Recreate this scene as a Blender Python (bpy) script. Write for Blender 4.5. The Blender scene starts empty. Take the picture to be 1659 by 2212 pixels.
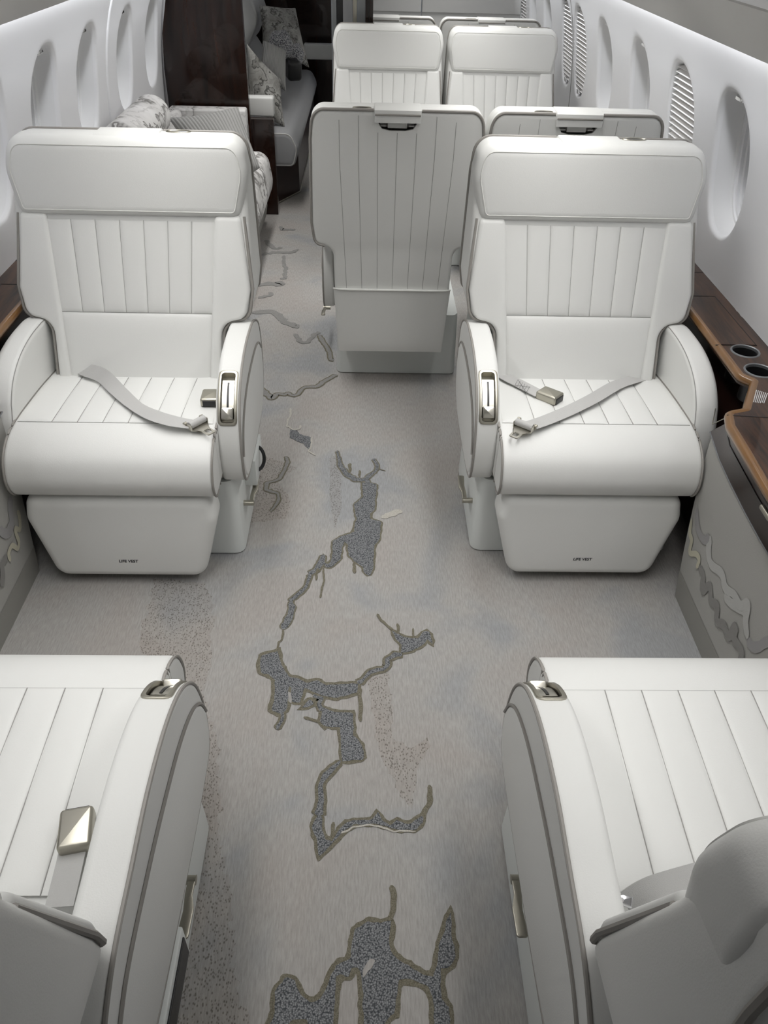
import bpy, bmesh, math, random
from mathutils import Vector, Matrix, noise
from mathutils.geometry import tessellate_polygon
random.seed(7)
C = bpy.context.scene.collection
PI = math.pi
def V(*a): return Vector(a)

# ------------------------------------------------------------------ camera
FPX, CH = 1661.0, 1.6
PITCH = math.atan2(1341, FPX); YAW = math.atan2(69, math.hypot(FPX, 1341)); ROLL = .03
fw = V(math.sin(YAW)*math.cos(PITCH), math.cos(YAW)*math.cos(PITCH), -math.sin(PITCH))
rt0 = V(math.cos(YAW), -math.sin(YAW), 0); up0 = rt0.cross(fw)
rt = math.cos(ROLL)*rt0 + math.sin(ROLL)*up0; up = -math.sin(ROLL)*rt0 + math.cos(ROLL)*up0
CO = V(0, 0, CH)
cam_d = bpy.data.cameras.new('camera'); cam = bpy.data.objects.new('camera', cam_d); C.objects.link(cam)
cam_d.sensor_fit = 'VERTICAL'; cam_d.sensor_height = 24; cam_d.lens = FPX/2212*24; cam_d.clip_start = .02
M4 = Matrix.Identity(4)
for i in range(3):
    M4[i][0] = rt[i]; M4[i][1] = up[i]; M4[i][2] = -fw[i]; M4[i][3] = CO[i]
cam.matrix_world = M4
bpy.context.scene.camera = cam
# survey helper: the measured point of the cabin at height z seen at photo pixel (u, v)
def ray(u, v): return fw + (u-829.5)/FPX*rt - (v-1106)/FPX*up
def Zp(u, v, z=0.0):
    d = ray(u, v); return CO + d*((z-CH)/d.z)
def Yp(u, v, y):
    d = ray(u, v); return CO + d*(y/d.y)
def Xp(u, v, x):
    d = ray(u, v); return CO + d*(x/d.x)

# ------------------------------------------------------------------ materials
def srgb(r, g, b):
    f = lambda c: (c/255/12.92 if c/255 <= .04045 else ((c/255+.055)/1.055)**2.4)
    return (f(r), f(g), f(b), 1)
MAT = {}
def nodes(name):
    m = bpy.data.materials.new(name); m.use_nodes = True; MAT[name] = m
    nt = m.node_tree; b = nt.nodes['Principled BSDF']
    return m, nt, b
def N(nt, t, **kw):
    n = nt.nodes.new(t)
    for k, v in kw.items():
        if k in n.inputs.keys(): n.inputs[k].default_value = v
        else: setattr(n, k, v)
    return n
def lk(nt, a, b): nt.links.new(a, b)
def simple(name, col, rough=.5, metal=0, coat=0, bump=0, bscale=300, spec=.5, var=0.0, vscale=3):
    m, nt, b = nodes(name)
    b.inputs['Base Color'].default_value = col; b.inputs['Roughness'].default_value = rough
    b.inputs['Metallic'].default_value = metal; b.inputs['Coat Weight'].default_value = coat
    b.inputs['Coat Roughness'].default_value = .05; b.inputs['Specular IOR Level'].default_value = spec
    tc = N(nt, 'ShaderNodeTexCoord')
    if bump:
        nz = N(nt, 'ShaderNodeTexNoise', Scale=bscale, Detail=3.0); lk(nt, tc.outputs['Object'], nz.inputs['Vector'])
        bp = N(nt, 'ShaderNodeBump', Strength=bump, Distance=.002); lk(nt, nz.outputs['Fac'], bp.inputs['Height'])
        lk(nt, bp.outputs['Normal'], b.inputs['Normal'])
    if var:
        nz = N(nt, 'ShaderNodeTexNoise', Scale=vscale, Detail=2.0); lk(nt, tc.outputs['Object'], nz.inputs['Vector'])
        mx = N(nt, 'ShaderNodeMix', data_type='RGBA'); mx.inputs[6].default_value = tuple(c*(1-var) for c in col[:3])+(1,)
        mx.inputs[7].default_value = col; lk(nt, nz.outputs['Fac'], mx.inputs[0]); lk(nt, mx.outputs[2], b.inputs['Base Color'])
    return m
simple('leather', (.77, .772, .752, 1), .48, bump=.12, bscale=420, spec=.4, var=.03, vscale=5)
simple('seam', (.33, .325, .31, 1), .7)
simple('piping', (.30, .285, .265, 1), .55)
simple('piping_white', (.72, .72, .69, 1), .5)
simple('shell_plastic', (.72, .745, .73, 1), .4)
simple('nickel', (.44, .42, .36, 1), .36, metal=1)
simple('nickel_light', (.58, .56, .50, 1), .3, metal=1)
simple('chrome', (.85, .85, .86, 1), .12, metal=1)
simple('black', (.012, .012, .013, 1), .35)
simple('dark_recess', (.06, .055, .05, 1), .6)
simple('webbing', (.50, .495, .485, 1), .6, bump=.4, bscale=900)
simple('stitch', (.22, .215, .21, 1), .8)
simple('ink', (.02, .02, .025, 1), .7)
simple('white_ink', (.8, .8, .8, 1), .6)
simple('sidewall', (.80, .80, .81, 1), .5, bump=.05, bscale=600)
simple('valance', (.60, .59, .57, 1), .6)
simple('reveal', (.78, .78, .78, 1), .35)
simple('shade', (.82, .81, .80, 1), .8)
simple('ceiling', (.75, .74, .72, 1), .8)
simple('dado_fabric', (.37, .365, .345, 1), .8, bump=.25, bscale=500)
simple('dado_kick', (.27, .265, .245, 1), .85, bump=.3, bscale=600)
simple('band_grey', (.31, .305, .305, 1), .8, bump=.2, bscale=500)
simple('band_pale', (.44, .44, .425, 1), .8, bump=.2, bscale=500)
simple('band_cream', (.50, .48, .38, 1), .8, bump=.2, bscale=500)
simple('band_dark', (.24, .235, .225, 1), .8, bump=.2, bscale=500)
simple('bulkhead_leather', (.70, .70, .69, 1), .5)
simple('edge_wood', (.24, .115, .032, 1), .3, coat=.5, var=.35, vscale=25)
simple('dark_wood_face', (.026, .0095, .007, 1), .3, coat=.2, spec=.3, var=.4, vscale=20)
simple('grey_fabric', (.30, .303, .31, 1), .85, bump=.3, bscale=400)
simple('grey_metal', (.25, .26, .27, 1), .4, metal=.6)
m, nt, b = nodes('glass')
b.inputs['Transmission Weight'].default_value = 1; b.inputs['Roughness'].default_value = .02; b.inputs['IOR'].default_value = 1.1
def wood(name, c1, c2, axis_scale, rough=.22, coat=1.0):
    m, nt, b = nodes(name)
    tc = N(nt, 'ShaderNodeTexCoord'); mp = N(nt, 'ShaderNodeMapping'); mp.inputs['Scale'].default_value = axis_scale
    lk(nt, tc.outputs['Object'], mp.inputs['Vector'])
    n1 = N(nt, 'ShaderNodeTexNoise', Scale=1.0, Detail=6.0, Roughness=.65, Distortion=.6); lk(nt, mp.outputs[0], n1.inputs['Vector'])
    r = N(nt, 'ShaderNodeValToRGB'); r.color_ramp.elements[0].position = .36; r.color_ramp.elements[1].position = .66
    r.color_ramp.elements[0].color = c1; r.color_ramp.elements[1].color = c2
    lk(nt, n1.outputs['Fac'], r.inputs[0]); lk(nt, r.outputs[0], b.inputs['Base Color'])
    b.inputs['Specular IOR Level'].default_value = .3; b.inputs['Roughness'].default_value = rough; b.inputs['Coat Weight'].default_value = coat; b.inputs['Coat Roughness'].default_value = .03
    return m
wood('ledge_wood', (.016, .0075, .005, 1), (.095, .042, .02, 1), (38, 3.2, 20), rough=.3, coat=.35)
wood('panel_wood', (.005, .002, .0015, 1), (.030, .010, .005, 1), (22, 22, 1.6), rough=.2, coat=.45)
def marble(name, base, vein, scale=5.0, soft=.5):
    m, nt, b = nodes(name); b.inputs['Roughness'].default_value = .85
    tc = N(nt, 'ShaderNodeTexCoord')
    nz = N(nt, 'ShaderNodeTexNoise', Scale=scale, Detail=4.0, Roughness=.6); lk(nt, tc.outputs['Object'], nz.inputs['Vector'])
    mx = N(nt, 'ShaderNodeMix', data_type='RGBA', blend_type='ADD'); mx.inputs[0].default_value = .55
    lk(nt, tc.outputs['Object'], mx.inputs[6]); lk(nt, nz.outputs['Color'], mx.inputs[7])
    wv = N(nt, 'ShaderNodeTexWave', Scale=scale*.42, Distortion=4.5, Detail=3.0); wv.wave_profile = 'SAW'; wv.inputs['Detail Scale'].default_value = 2.4
    lk(nt, mx.outputs[2], wv.inputs['Vector'])
    mid = tuple(.55*x+.45*y for x, y in zip(base, vein))
    r = N(nt, 'ShaderNodeValToRGB'); e = r.color_ramp.elements
    e[0].position = .0; e[0].color = vein; e[1].position = 1.0; e[1].color = base
    for p_, c_ in ((.06, vein), (.17, mid), (.34, base), (.55, base), (.64, tuple(.65*x+.35*y for x, y in zip(base, vein))), (.76, base)):
        q_ = e.new(p_); q_.color = c_
    lk(nt, wv.outputs['Fac'], r.inputs[0])
    n2 = N(nt, 'ShaderNodeTexNoise', Scale=scale*1.3, Detail=3.0); lk(nt, tc.outputs['Object'], n2.inputs['Vector'])
    m2 = N(nt, 'ShaderNodeMix', data_type='RGBA', blend_type='MULTIPLY'); m2.inputs[0].default_value = soft
    r2 = N(nt, 'ShaderNodeValToRGB'); r2.color_ramp.elements[0].position = .35; r2.color_ramp.elements[0].color = (.55, .54, .52, 1)
    r2.color_ramp.elements[1].position = .6; r2.color_ramp.elements[1].color = (1, 1, 1, 1)
    lk(nt, n2.outputs['Fac'], r2.inputs[0]); lk(nt, r.outputs[0], m2.inputs[6]); lk(nt, r2.outputs[0], m2.inputs[7])
    lk(nt, m2.outputs[2], b.inputs['Base Color'])
marble('marble_light', (.74, .73, .72, 1), (.24, .23, .22, 1), 4.6, .35)
marble('marble_grey', (.40, .395, .375, 1), (.10, .098, .092, 1), 6.5, .75)
def rib(name, col, scale, axis=0):
    m, nt, b = nodes(name); b.inputs['Roughness'].default_value = .9
    uv = N(nt, 'ShaderNodeUVMap'); wv = N(nt, 'ShaderNodeTexWave', Scale=scale); wv.bands_direction = 'Y'
    lk(nt, uv.outputs[0], wv.inputs['Vector'])
    r = N(nt, 'ShaderNodeValToRGB'); r.color_ramp.elements[0].color = tuple(c*.7 for c in col[:3])+(1,); r.color_ramp.elements[1].color = col
    r.color_ramp.elements[1].position = .45
    lk(nt, wv.outputs['Fac'], r.inputs[0]); lk(nt, r.outputs[0], b.inputs['Base Color'])
    bp = N(nt, 'ShaderNodeBump', Strength=.6, Distance=.004); lk(nt, wv.outputs['Fac'], bp.inputs['Height']); lk(nt, bp.outputs[0], b.inputs['Normal'])
rib('corduroy', (.33, .328, .318, 1), 6.5)
m, nt, b = nodes('boucle'); b.inputs['Roughness'].default_value = .95
tc = N(nt, 'ShaderNodeTexCoord'); vo = N(nt, 'ShaderNodeTexVoronoi', Scale=190.0); lk(nt, tc.outputs['Object'], vo.inputs['Vector'])
r = N(nt, 'ShaderNodeValToRGB'); r.color_ramp.elements[0].color = (.75, .75, .76, 1); r.color_ramp.elements[1].color = (.10, .10, .12, 1)
r.color_ramp.elements[0].position = .25; r.color_ramp.elements[1].position = .7
lk(nt, vo.outputs['Distance'], r.inputs[0]); lk(nt, r.outputs[0], b.inputs['Base Color'])
bp = N(nt, 'ShaderNodeBump', Strength=1.0, Distance=.006, invert=True); lk(nt, vo.outputs['Distance'], bp.inputs['Height']); lk(nt, bp.outputs[0], b.inputs['Normal'])

def carpet(name, kind):
    m, nt, b = nodes(name); b.inputs['Roughness'].default_value = .95; b.inputs['Specular IOR Level'].default_value = .15
    tc = N(nt, 'ShaderNodeTexCoord')
    st = N(nt, 'ShaderNodeMapping'); st.inputs['Scale'].default_value = (260, 38, 1); lk(nt, tc.outputs['Object'], st.inputs['Vector'])
    streak = N(nt, 'ShaderNodeTexNoise', Scale=1.0, Detail=3.0, Roughness=.6); lk(nt, st.outputs[0], streak.inputs['Vector'])
    big = N(nt, 'ShaderNodeTexNoise', Scale=2.6, Detail=3.0, Roughness=.55, Distortion=.5); lk(nt, tc.outputs['Object'], big.inputs['Vector'])
    fine = N(nt, 'ShaderNodeTexNoise', Scale=420.0, Detail=2.0); lk(nt, tc.outputs['Object'], fine.inputs['Vector'])
    if kind in ('base', 'stipple'):
        r = N(nt, 'ShaderNodeValToRGB'); e = r.color_ramp.elements
        e[0].position = .36; e[0].color = (.300, .304, .310, 1); e[1].position = .62; e[1].color = (.350, .329, .312, 1)
        a = e.new(.47); a.color = (.352, .342, .330, 1)
        lk(nt, big.outputs['Fac'], r.inputs[0]); col = r.outputs[0]
        rs = N(nt, 'ShaderNodeValToRGB'); rs.color_ramp.elements[0].position = .3; rs.color_ramp.elements[0].color = (.84, .84, .83, 1)
        rs.color_ramp.elements[1].position = .65; rs.color_ramp.elements[1].color = (1.08, 1.08, 1.08, 1)
        lk(nt, streak.outputs['Fac'], rs.inputs[0])
        mu = N(nt, 'ShaderNodeMix', data_type='RGBA', blend_type='MULTIPLY'); mu.inputs[0].default_value = 1
        lk(nt, col, mu.inputs[6]); lk(nt, rs.outputs[0], mu.inputs[7]); col = mu.outputs[2]
        if kind == 'stipple':
            sm = N(nt, 'ShaderNodeMapping'); sm.inputs['Scale'].default_value = (210, 135, 1); lk(nt, tc.outputs['Object'], sm.inputs['Vector'])
            vo = N(nt, 'ShaderNodeTexVoronoi', Scale=1.0); lk(nt, sm.outputs[0], vo.inputs['Vector'])
            rv = N(nt, 'ShaderNodeValToRGB'); rv.color_ramp.elements[0].position = .18; rv.color_ramp.elements[0].color = (.46, .43, .41, 1)
            rv.color_ramp.elements[1].position = .42; rv.color_ramp.elements[1].color = (.95, .93, .91, 1)
            lk(nt, vo.outputs['Distance'], rv.inputs[0])
            m3 = N(nt, 'ShaderNodeMix', data_type='RGBA', blend_type='MULTIPLY'); m3.inputs[0].default_value = 1
            lk(nt, col, m3.inputs[6]); lk(nt, rv.outputs[0], m3.inputs[7]); col = m3.outputs[2]
        hb = streak.outputs['Fac']; bs = .35
    elif kind == 'inlay':
        vo = N(nt, 'ShaderNodeTexVoronoi', Scale=300.0); lk(nt, tc.outputs['Object'], vo.inputs['Vector'])
        r = N(nt, 'ShaderNodeValToRGB'); r.color_ramp.elements[0].color = (.29, .297, .305, 1); r.color_ramp.elements[1].color = (.06, .064, .07, 1)
        r.color_ramp.elements[0].position = .15; r.color_ramp.elements[1].position = .75
        lk(nt, vo.outputs['Distance'], r.inputs[0]); col = r.outputs[0]; hb = vo.outputs['Distance']; bs = .5
    else:
        r = N(nt, 'ShaderNodeValToRGB'); lo, hi = {'ochre': ((.115, .105, .075, 1), (.20, .185, .145, 1)), 'cream': ((.36, .34, .30, 1), (.50, .48, .44, 1)),
                                                   'grey': ((.20, .197, .19, 1), (.28, .275, .265, 1)), 'blue': ((.305, .31, .318, 1), (.36, .362, .366, 1))}[kind]
        r.color_ramp.elements[0].color = lo; r.color_ramp.elements[1].color = hi; r.color_ramp.elements[0].position = .35; r.color_ramp.elements[1].position = .65
        lk(nt, fine.outputs['Fac'], r.inputs[0]); col = r.outputs[0]; hb = fine.outputs['Fac']; bs = .4
    lk(nt, col, b.inputs['Base Color'])
    bp = N(nt, 'ShaderNodeBump', Strength=bs, Distance=.003); lk(nt, hb, bp.inputs['Height']); lk(nt, bp.outputs[0], b.inputs['Normal'])
for k in ('base', 'stipple', 'inlay', 'ochre', 'cream', 'grey', 'blue'): carpet('carpet_'+k, k)

# ------------------------------------------------------------------ mesh helpers
class MB:
    def __init__(s): s.v = []; s.f = []; s.m = []; s.uv = {}
    def add(s, vs, fs, mi=0):
        o = len(s.v); s.v += [tuple(p) for p in vs]
        for f in fs: s.f.append(tuple(i+o for i in f)); s.m.append(mi)
    def grid(s, fn, us, vs, mi=0, mfn=None, cu=False):
        o = len(s.v); nu, nv = len(us), len(vs)
        for u in us:
            for w in vs: s.v.append(tuple(fn(u, w)))
        for i in range(nu if cu else nu-1):
            for j in range(nv-1):
                k = (i+1) % nu
                s.f.append((o+i*nv+j, o+i*nv+j+1, o+k*nv+j+1, o+k*nv+j)); s.m.append(mfn(i, j) if mfn else mi)
    def rings(s, rs, mi=0, cap0=True, cap1=True, closed=True, drop=None):
        o = len(s.v); n = len(rs[0])
        for r in rs: s.v += [tuple(p) for p in r]
        for i in range(len(rs)-1):
            for j in range(n if closed else n-1):
                k = (j+1) % n
                if drop and drop(i, j): continue
                s.f.append((o+i*n+j, o+i*n+k, o+(i+1)*n+k, o+(i+1)*n+j)); s.m.append(mi)
        if cap0: s.f.append(tuple(o+j for j in range(n))); s.m.append(mi)
        if cap1: s.f.append(tuple(o+(len(rs)-1)*n+j for j in range(n))[::-1]); s.m.append(mi)
    def tube(s, path, r, mi=0, closed=False, seg=8, cap=True, sq=1.0):
        P = [Vector(p) for p in path]; n = len(P); T = []
        for i in range(n):
            a = P[(i-1) % n] if closed or i > 0 else P[0]; c = P[(i+1) % n] if closed or i < n-1 else P[-1]
            t = (c-a); T.append(t.normalized() if t.length > 1e-9 else V(0, 0, 1))
        nrm = T[0].orthogonal().normalized(); rs = []
        for i in range(n):
            nrm = (nrm - T[i]*nrm.dot(T[i]))
            nrm = nrm.normalized() if nrm.length > 1e-6 else T[i].orthogonal().normalized()
            bn = T[i].cross(nrm)
            rr = r[i] if isinstance(r, (list, tuple)) else r
            rs.append([P[i]+nrm*rr*math.cos(2*PI*k/seg)+bn*rr*sq*math.sin(2*PI*k/seg) for k in range(seg)])
        if closed: s.rings(rs+[rs[0]], mi, False, False)
        else: s.rings(rs, mi, cap, cap)
    def box(s, c, d, mi=0, bev=0.0, M=None):
        x, y, z = (q/2 for q in d)
        ol = rpoly([(-x, -y, bev), (x, -y, bev), (x, y, bev), (-x, y, bev)], 4) if bev else [(-x, -y), (x, -y), (x, y), (-x, y)]
        rs = []
        if bev:
            for k in range(5):
                t = k/4*PI/2; rs.append([(a, b_, -z+bev*(1-math.cos(t))) for a, b_ in inset(ol, bev*(1-math.sin(t)))])
            for k in range(5):
                t = PI/2-k/4*PI/2; rs.append([(a, b_, z-bev*(1-math.cos(t))) for a, b_ in inset(ol, bev*(1-math.sin(t)))])
        else: rs = [[(a, b_, -z) for a, b_ in ol], [(a, b_, z) for a, b_ in ol]]
        cv = Vector(c); R3 = M or Matrix.Identity(3)
        s.rings([[cv+R3@Vector(p) for p in r] for r in rs], mi)
    def lathe(s, prof, c=(0, 0, 0), seg=32, mi=0, cap=True):
        rs = [[(c[0]+r*math.cos(2*PI*k/seg), c[1]+r*math.sin(2*PI*k/seg), c[2]+z) for k in range(seg)] for r, z in prof]
        s.rings(rs, mi, cap, cap)
    def build(s, name, mats, parent=None, angle=38, recalc=True, smooth=True, X=None):
        me = bpy.data.meshes.new(name)
        me.from_pydata([tuple(X@Vector(p)) for p in s.v] if X else s.v, [], s.f)
        if isinstance(mats, str): mats = [mats]
        for q in mats: me.materials.append(MAT[q])
        me.polygons.foreach_set('material_index', s.m)
        if recalc:
            bm = bmesh.new(); bm.from_mesh(me); bmesh.ops.remove_doubles(bm, verts=bm.verts, dist=1e-6)
            bmesh.ops.recalc_face_normals(bm, faces=bm.faces); bm.to_mesh(me); bm.free()
        me.polygons.foreach_set('use_smooth', [smooth]*len(me.polygons))
        if smooth: me.set_sharp_from_angle(angle=math.radians(angle))
        me.update()
        o = bpy.data.objects.new(name, me); C.objects.link(o)
        if parent: o.parent = parent
        return o
def rpoly(pts, n=6):
    out = []; L = len(pts)
    for i, p in enumerate(pts):
        a = Vector(pts[i-1][:2]); q = Vector(p[:2]); c = Vector(pts[(i+1) % L][:2]); r = p[2] if len(p) > 2 else 0
        if r <= 0: out.append((q.x, q.y)); continue
        d1 = (a-q); d2 = (c-q); l1, l2 = d1.length, d2.length; d1.normalize(); d2.normalize()
        ang = d1.angle(d2); t = min(r/math.tan(ang/2), l1*.49, l2*.49); r = t*math.tan(ang/2)
        bis = (d1+d2).normalized(); cc = q+bis*(r/math.sin(ang/2))
        p1 = q+d1*t-cc; p2 = q+d2*t-cc
        a1 = math.atan2(p1.y, p1.x); a2 = math.atan2(p2.y, p2.x); da = (a2-a1+PI) % (2*PI)-PI
        for k in range(n+1): out.append((cc.x+r*math.cos(a1+da*k/n), cc.y+r*math.sin(a1+da*k/n)))
    return out
def area2(p): return sum(p[i-1][0]*p[i][1]-p[i][0]*p[i-1][1] for i in range(len(p)))
def inset(p, d):
    if abs(d) < 1e-9: return list(p)
    s = 1 if area2(p) > 0 else -1; n = len(p); out = []
    for i in range(n):
        a = Vector(p[i-1]); q = Vector(p[i]); c = Vector(p[(i+1) % n])
        e1 = (q-a); e2 = (c-q)
        e1 = e1.normalized() if e1.length > 1e-9 else e2.normalized()
        e2 = e2.normalized() if e2.length > 1e-9 else e1
        n1 = Vector((-e1.y, e1.x)); n2 = Vector((-e2.y, e2.x)); m_ = n1+n2
        m_ = m_.normalized() if m_.length > 1e-6 else n1
        k = max(.5, m_.dot(n1)); q2 = q+m_*(s*d/k); out.append((q2.x, q2.y))
    return out
def spline(pts, n=8, closed=False):
    P = [Vector(p) for p in pts]; L = len(P); out = []
    for i in range(L if closed else L-1):
        p0 = P[i-1] if closed or i > 0 else P[0]*2-P[1]; p1 = P[i]; p2 = P[(i+1) % L]
        p3 = P[(i+2) % L] if closed or i < L-2 else P[-1]*2-P[-2]
        for k in range(n):
            t = k/n
            out.append(.5*((2*p1)+(p2-p0)*t+(2*p0-5*p1+4*p2-p3)*t*t+(3*p1-p0-3*p2+p3)*t**3))
    if not closed: out.append(P[-1])
    return out
def slab(mb, ol, fn, d, r0, r1, mi=0, n=4, mid=(), drop=None, bulge=0):
    """rounded slab: outline ol, fn(a, b, s) -> point, s = 0 at the front face and d at the back"""
    rs = []
    for k in range(n+1):
        t = k/n*PI/2; rs.append((r0*(1-math.sin(t)), r0*(1-math.cos(t))))
    for q in mid: rs.append((0, q))
    for k in range(n+1):
        t = PI/2-k/n*PI/2; rs.append((r1*(1-math.sin(t)), d-r1*(1-math.cos(t))))
    mb.rings([[fn(a, b_, s) for a, b_ in inset(ol, i)] for i, s in rs], mi, drop=drop)
def resample(p, n, closed=True):
    P = [Vector(q) for q in p]; 
    if closed: P = P+[P[0]]
    L = [0]
    for i in range(1, len(P)): L.append(L[-1]+(P[i]-P[i-1]).length)
    out = []; j = 0; m_ = n if closed else n-1
    for k in range(n):
        t = L[-1]*k/m_
        while j < len(L)-2 and L[j+1] < t: j += 1
        f = (t-L[j])/max(1e-12, L[j+1]-L[j]); out.append(P[j].lerp(P[j+1], min(1, f)))
    return out
def boolean(o, cutter):
    md = o.modifiers.new('b', 'BOOLEAN'); md.operation = 'DIFFERENCE'; md.object = cutter; md.solver = 'EXACT'
    dg = bpy.context.evaluated_depsgraph_get(); dg.update()
    me = bpy.data.meshes.new_from_object(o.evaluated_get(dg), preserve_all_data_layers=True, depsgraph=dg)
    o.modifiers.clear(); old = o.data; o.data = me; me.name = old.name
    cm = cutter.data; bpy.data.objects.remove(cutter); bpy.data.meshes.remove(cm)
    me.polygons.foreach_set('use_smooth', [True]*len(me.polygons)); me.set_sharp_from_angle(angle=math.radians(38))
def empty(name, loc=(0, 0, 0), rz=0):
    o = bpy.data.objects.new(name, None); C.objects.link(o); o.location = loc; o.rotation_euler = (0, 0, rz); o.empty_display_size = .1
    return o
def tag(o, label, cat, group=None):
    o['label'] = label; o['category'] = cat
    if group: o['group'] = group
    return o
def struct(o):
    o['kind'] = 'structure'; return o
def text_mesh(name, body, size, mat, parent, M, ext=.0004):
    cu = bpy.data.curves.new(name, 'FONT'); cu.body = body; cu.size = size; cu.align_x = 'CENTER'; cu.align_y = 'CENTER'; cu.extrude = ext; cu.offset = size*.03; cu.shear = .12
    t = bpy.data.objects.new(name, cu); C.objects.link(t)
    dg = bpy.context.evaluated_depsgraph_get(); dg.update()
    me = bpy.data.meshes.new_from_object(t.evaluated_get(dg), depsgraph=dg); bpy.data.objects.remove(t); bpy.data.curves.remove(cu)
    me.transform(M); me.materials.clear(); me.materials.append(MAT[mat]); me.name = name
    o = bpy.data.objects.new(name, me); C.objects.link(o); o.parent = parent
    return o

# ------------------------------------------------------------------ the cabin seat
def yf(z): return .10+.44*(z-.44)          # front plane of the reclined back
def yr(z): return .375+.078*(z-.20)          # rear plane of the back
def yh(z): return .268+.30*(z-.855)        # front plane of the headrest
def mirror(p): return p+[(-a, b_)+tuple(r) for a, b_, *r in p[::-1]]
ARM = [(.20, .585), (.10, .597), (.0, .592), (-.08, .572), (-.14, .538), (-.185, .485), (-.208, .42), (-.214, .36), (-.206, .305),
       (-.18, .272), (-.10, .262), (.05, .262), (.20, .266), (.33, .285), (.405, .345), (.425, .43), (.395, .515), (.31, .568)]
ARM_FAR = ARM[:11]+[(.05, .262), (.18, .272), (.275, .32), (.31, .41), (.29, .53)]
def seat_parts(root, sx, aisle, arms, life=True, near=False):
    """aisle: +1 / -1, the local x side that faces the aisle"""
    X = Matrix.Diagonal((sx, 1, 1, 1))
    def bd(mb, name, mats, parent=None, **k): return mb.build(name, mats, parent or root, X=X, **k)
    # --- base
    dbl = sx < .95; bx = -.036 if dbl else 0; bw = .292 if dbl else .308
    mb = MB(); bo = rpoly([(-bw, -.20, .03), (bw, -.20, .03), (bw, .255, .03), (-bw, .255, .03)], 5)
    rs = []
    for z, k, dy in ((.004, 0, 0), (.03, .002, .004), (.22, .026, .03), (.255, .034, .036), (.268, .048, .048)):
        k2 = k*.2; rs.append([(bx+a*(1-k2/.3), b_*(1-k2/.3)+dy*.1, z) for a, b_ in bo])
    mb.rings(rs); base = bd(mb, 'base', 'shell_plastic')
    # --- leg rest
    mb = MB(); lo = rpoly(mirror([(.212, .026, .045), (.264, .225, .05), (.250, .296, .034)]), 6)
    slab(mb, lo, lambda a, b_, s: (a, -.338+.10*(b_-.03)+s, b_), .09, .028, .015, n=5)
    leg = bd(mb, 'leg_rest', 'leather')
    if life: text_mesh('lettering', 'LIFE VEST', .0132, 'ink', leg, Matrix.Translation((.0, -.3322+.0, .088)) @ Matrix.Rotation(math.radians(84), 4, 'X'))
    # --- cushion
    mb = MB()
    pr = spline([(.20, .31), (.205, .40), (.185, .432), (.05, .452), (-.09, .462), (-.19, .464), (-.255, .452), (-.305, .420), (-.328, .372),
                 (-.326, .335), (-.306, .306), (-.27, .302), (-.05, .302)], 6, True)
    pr = [(p.x, p.y) for p in pr]
    slab(mb, pr, lambda a, b_, s: (s-.275, a, b_), .55, .014, .014, n=4)
    cu = bd(mb, 'seat_cushion', 'leather')
    top = lambda y: .4625-.022*max(0, (y+.19)/.35)**1.3
    mb = MB(); lines = [-.17, -.102, -.034, .034, .102, .17]; xs = []; kn = [-.262]+lines+[.262]
    for a, c in zip(kn, kn[1:]):
        xs += [a+(c-a)*t for t in (0, .015, .05, .14, .32, .5, .68, .86, .95, .985)]
    xs.append(kn[-1])
    yq = .17 if near else .085; ys = [-.189+(yq+.189)*t for t in (0, .012, .04, .1, .25, .45, .65, .85, .95, .985, 1)]
    def puff(x, y):
        k = max(i for i in range(len(kn)-1) if kn[i] <= x+1e-9) if x < kn[-1] else len(kn)-2
        u = (x-kn[k])/(kn[k+1]-kn[k]); w = (y+.189)/(yq+.189)
        return .0045*(max(0, 1-abs(2*u-1)**4))**.6*(max(0, 1-abs(2*w-1)**10))**.6
    mb.grid(lambda x, y: (x, y, top(y)+.0025+puff(x, y)), xs, ys)
    bd(mb, 'quilted_insert', 'leather', cu)
    mb = MB()
    def strip(path, w, off): 
        mb.tube(path, w, 0, seg=5)
    for x in lines: strip([(x, y, top(y)+.0034) for y in ys], .0010, 0)
    strip([(-.262+.524*t/20, -.190, .4635) for t in range(21)], .0009, 0)
    bd(mb, 'stitching', 'seam', cu)
    for s in (-1, 1):
        q = [(s*.272, a, b_) for a, b_ in inset(pr, .001)]
        q = sorted([p for p in q if p[1] < -.19 or p[2] > .43], key=lambda p: (0 if p[1] < -.26 else 1, p[2] if p[1] < -.26 else p[1]))
        mb = MB(); mb.tube(q, .0033, 0, seg=7); bd(mb, 'edge_piping', 'piping', cu)
    # --- back
    half = [(.236, .17, .03), (.252, .45), (.254, .588, .040), (.330, .600, .036), (.342, .68), (.334, .96), (.322, 1.053, .090)]
    so = rpoly(mirror(half), 7)
    def kx(z): return 1-.05*max(0, min((z-.68)/.18, (.99-z)/.13, 1))
    def bf(a, b_, s, Y=yf):
        f, r = yf(b_), yr(b_); return (a*kx(b_), f+s, b_) if s < .05 else (a, r-(.2-s), b_)
    mb = MB(); slab(mb, so, lambda a, b_, s: bf(a, b_, s), .2, .022, .016, n=4)
    back = bd(mb, 'backrest', 'leather')
    mb = MB(); co = [(-.090, 1.034), (-.060, .996), (-.03, .990), (.03, .990), (.060, .996), (.090, 1.034)]
    mb.rings([[(a*1.0, y, b_) for a, b_ in co] for y in (.40, .50)])
    cut = bd(mb, 'cutter', 'leather'); boolean(back, cut)
    mb = MB()
    for a, c in zip(co, co[1:]+co[:1]): pass
    mb.rings([[(a*.99, y, 1.012+(b_-1.012)*.99) for a, b_ in co] for y in (.402, .428)], cap0=True, cap1=False)
    rec = bd(mb, 'grab_recess', 'dark_recess', back)
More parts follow.
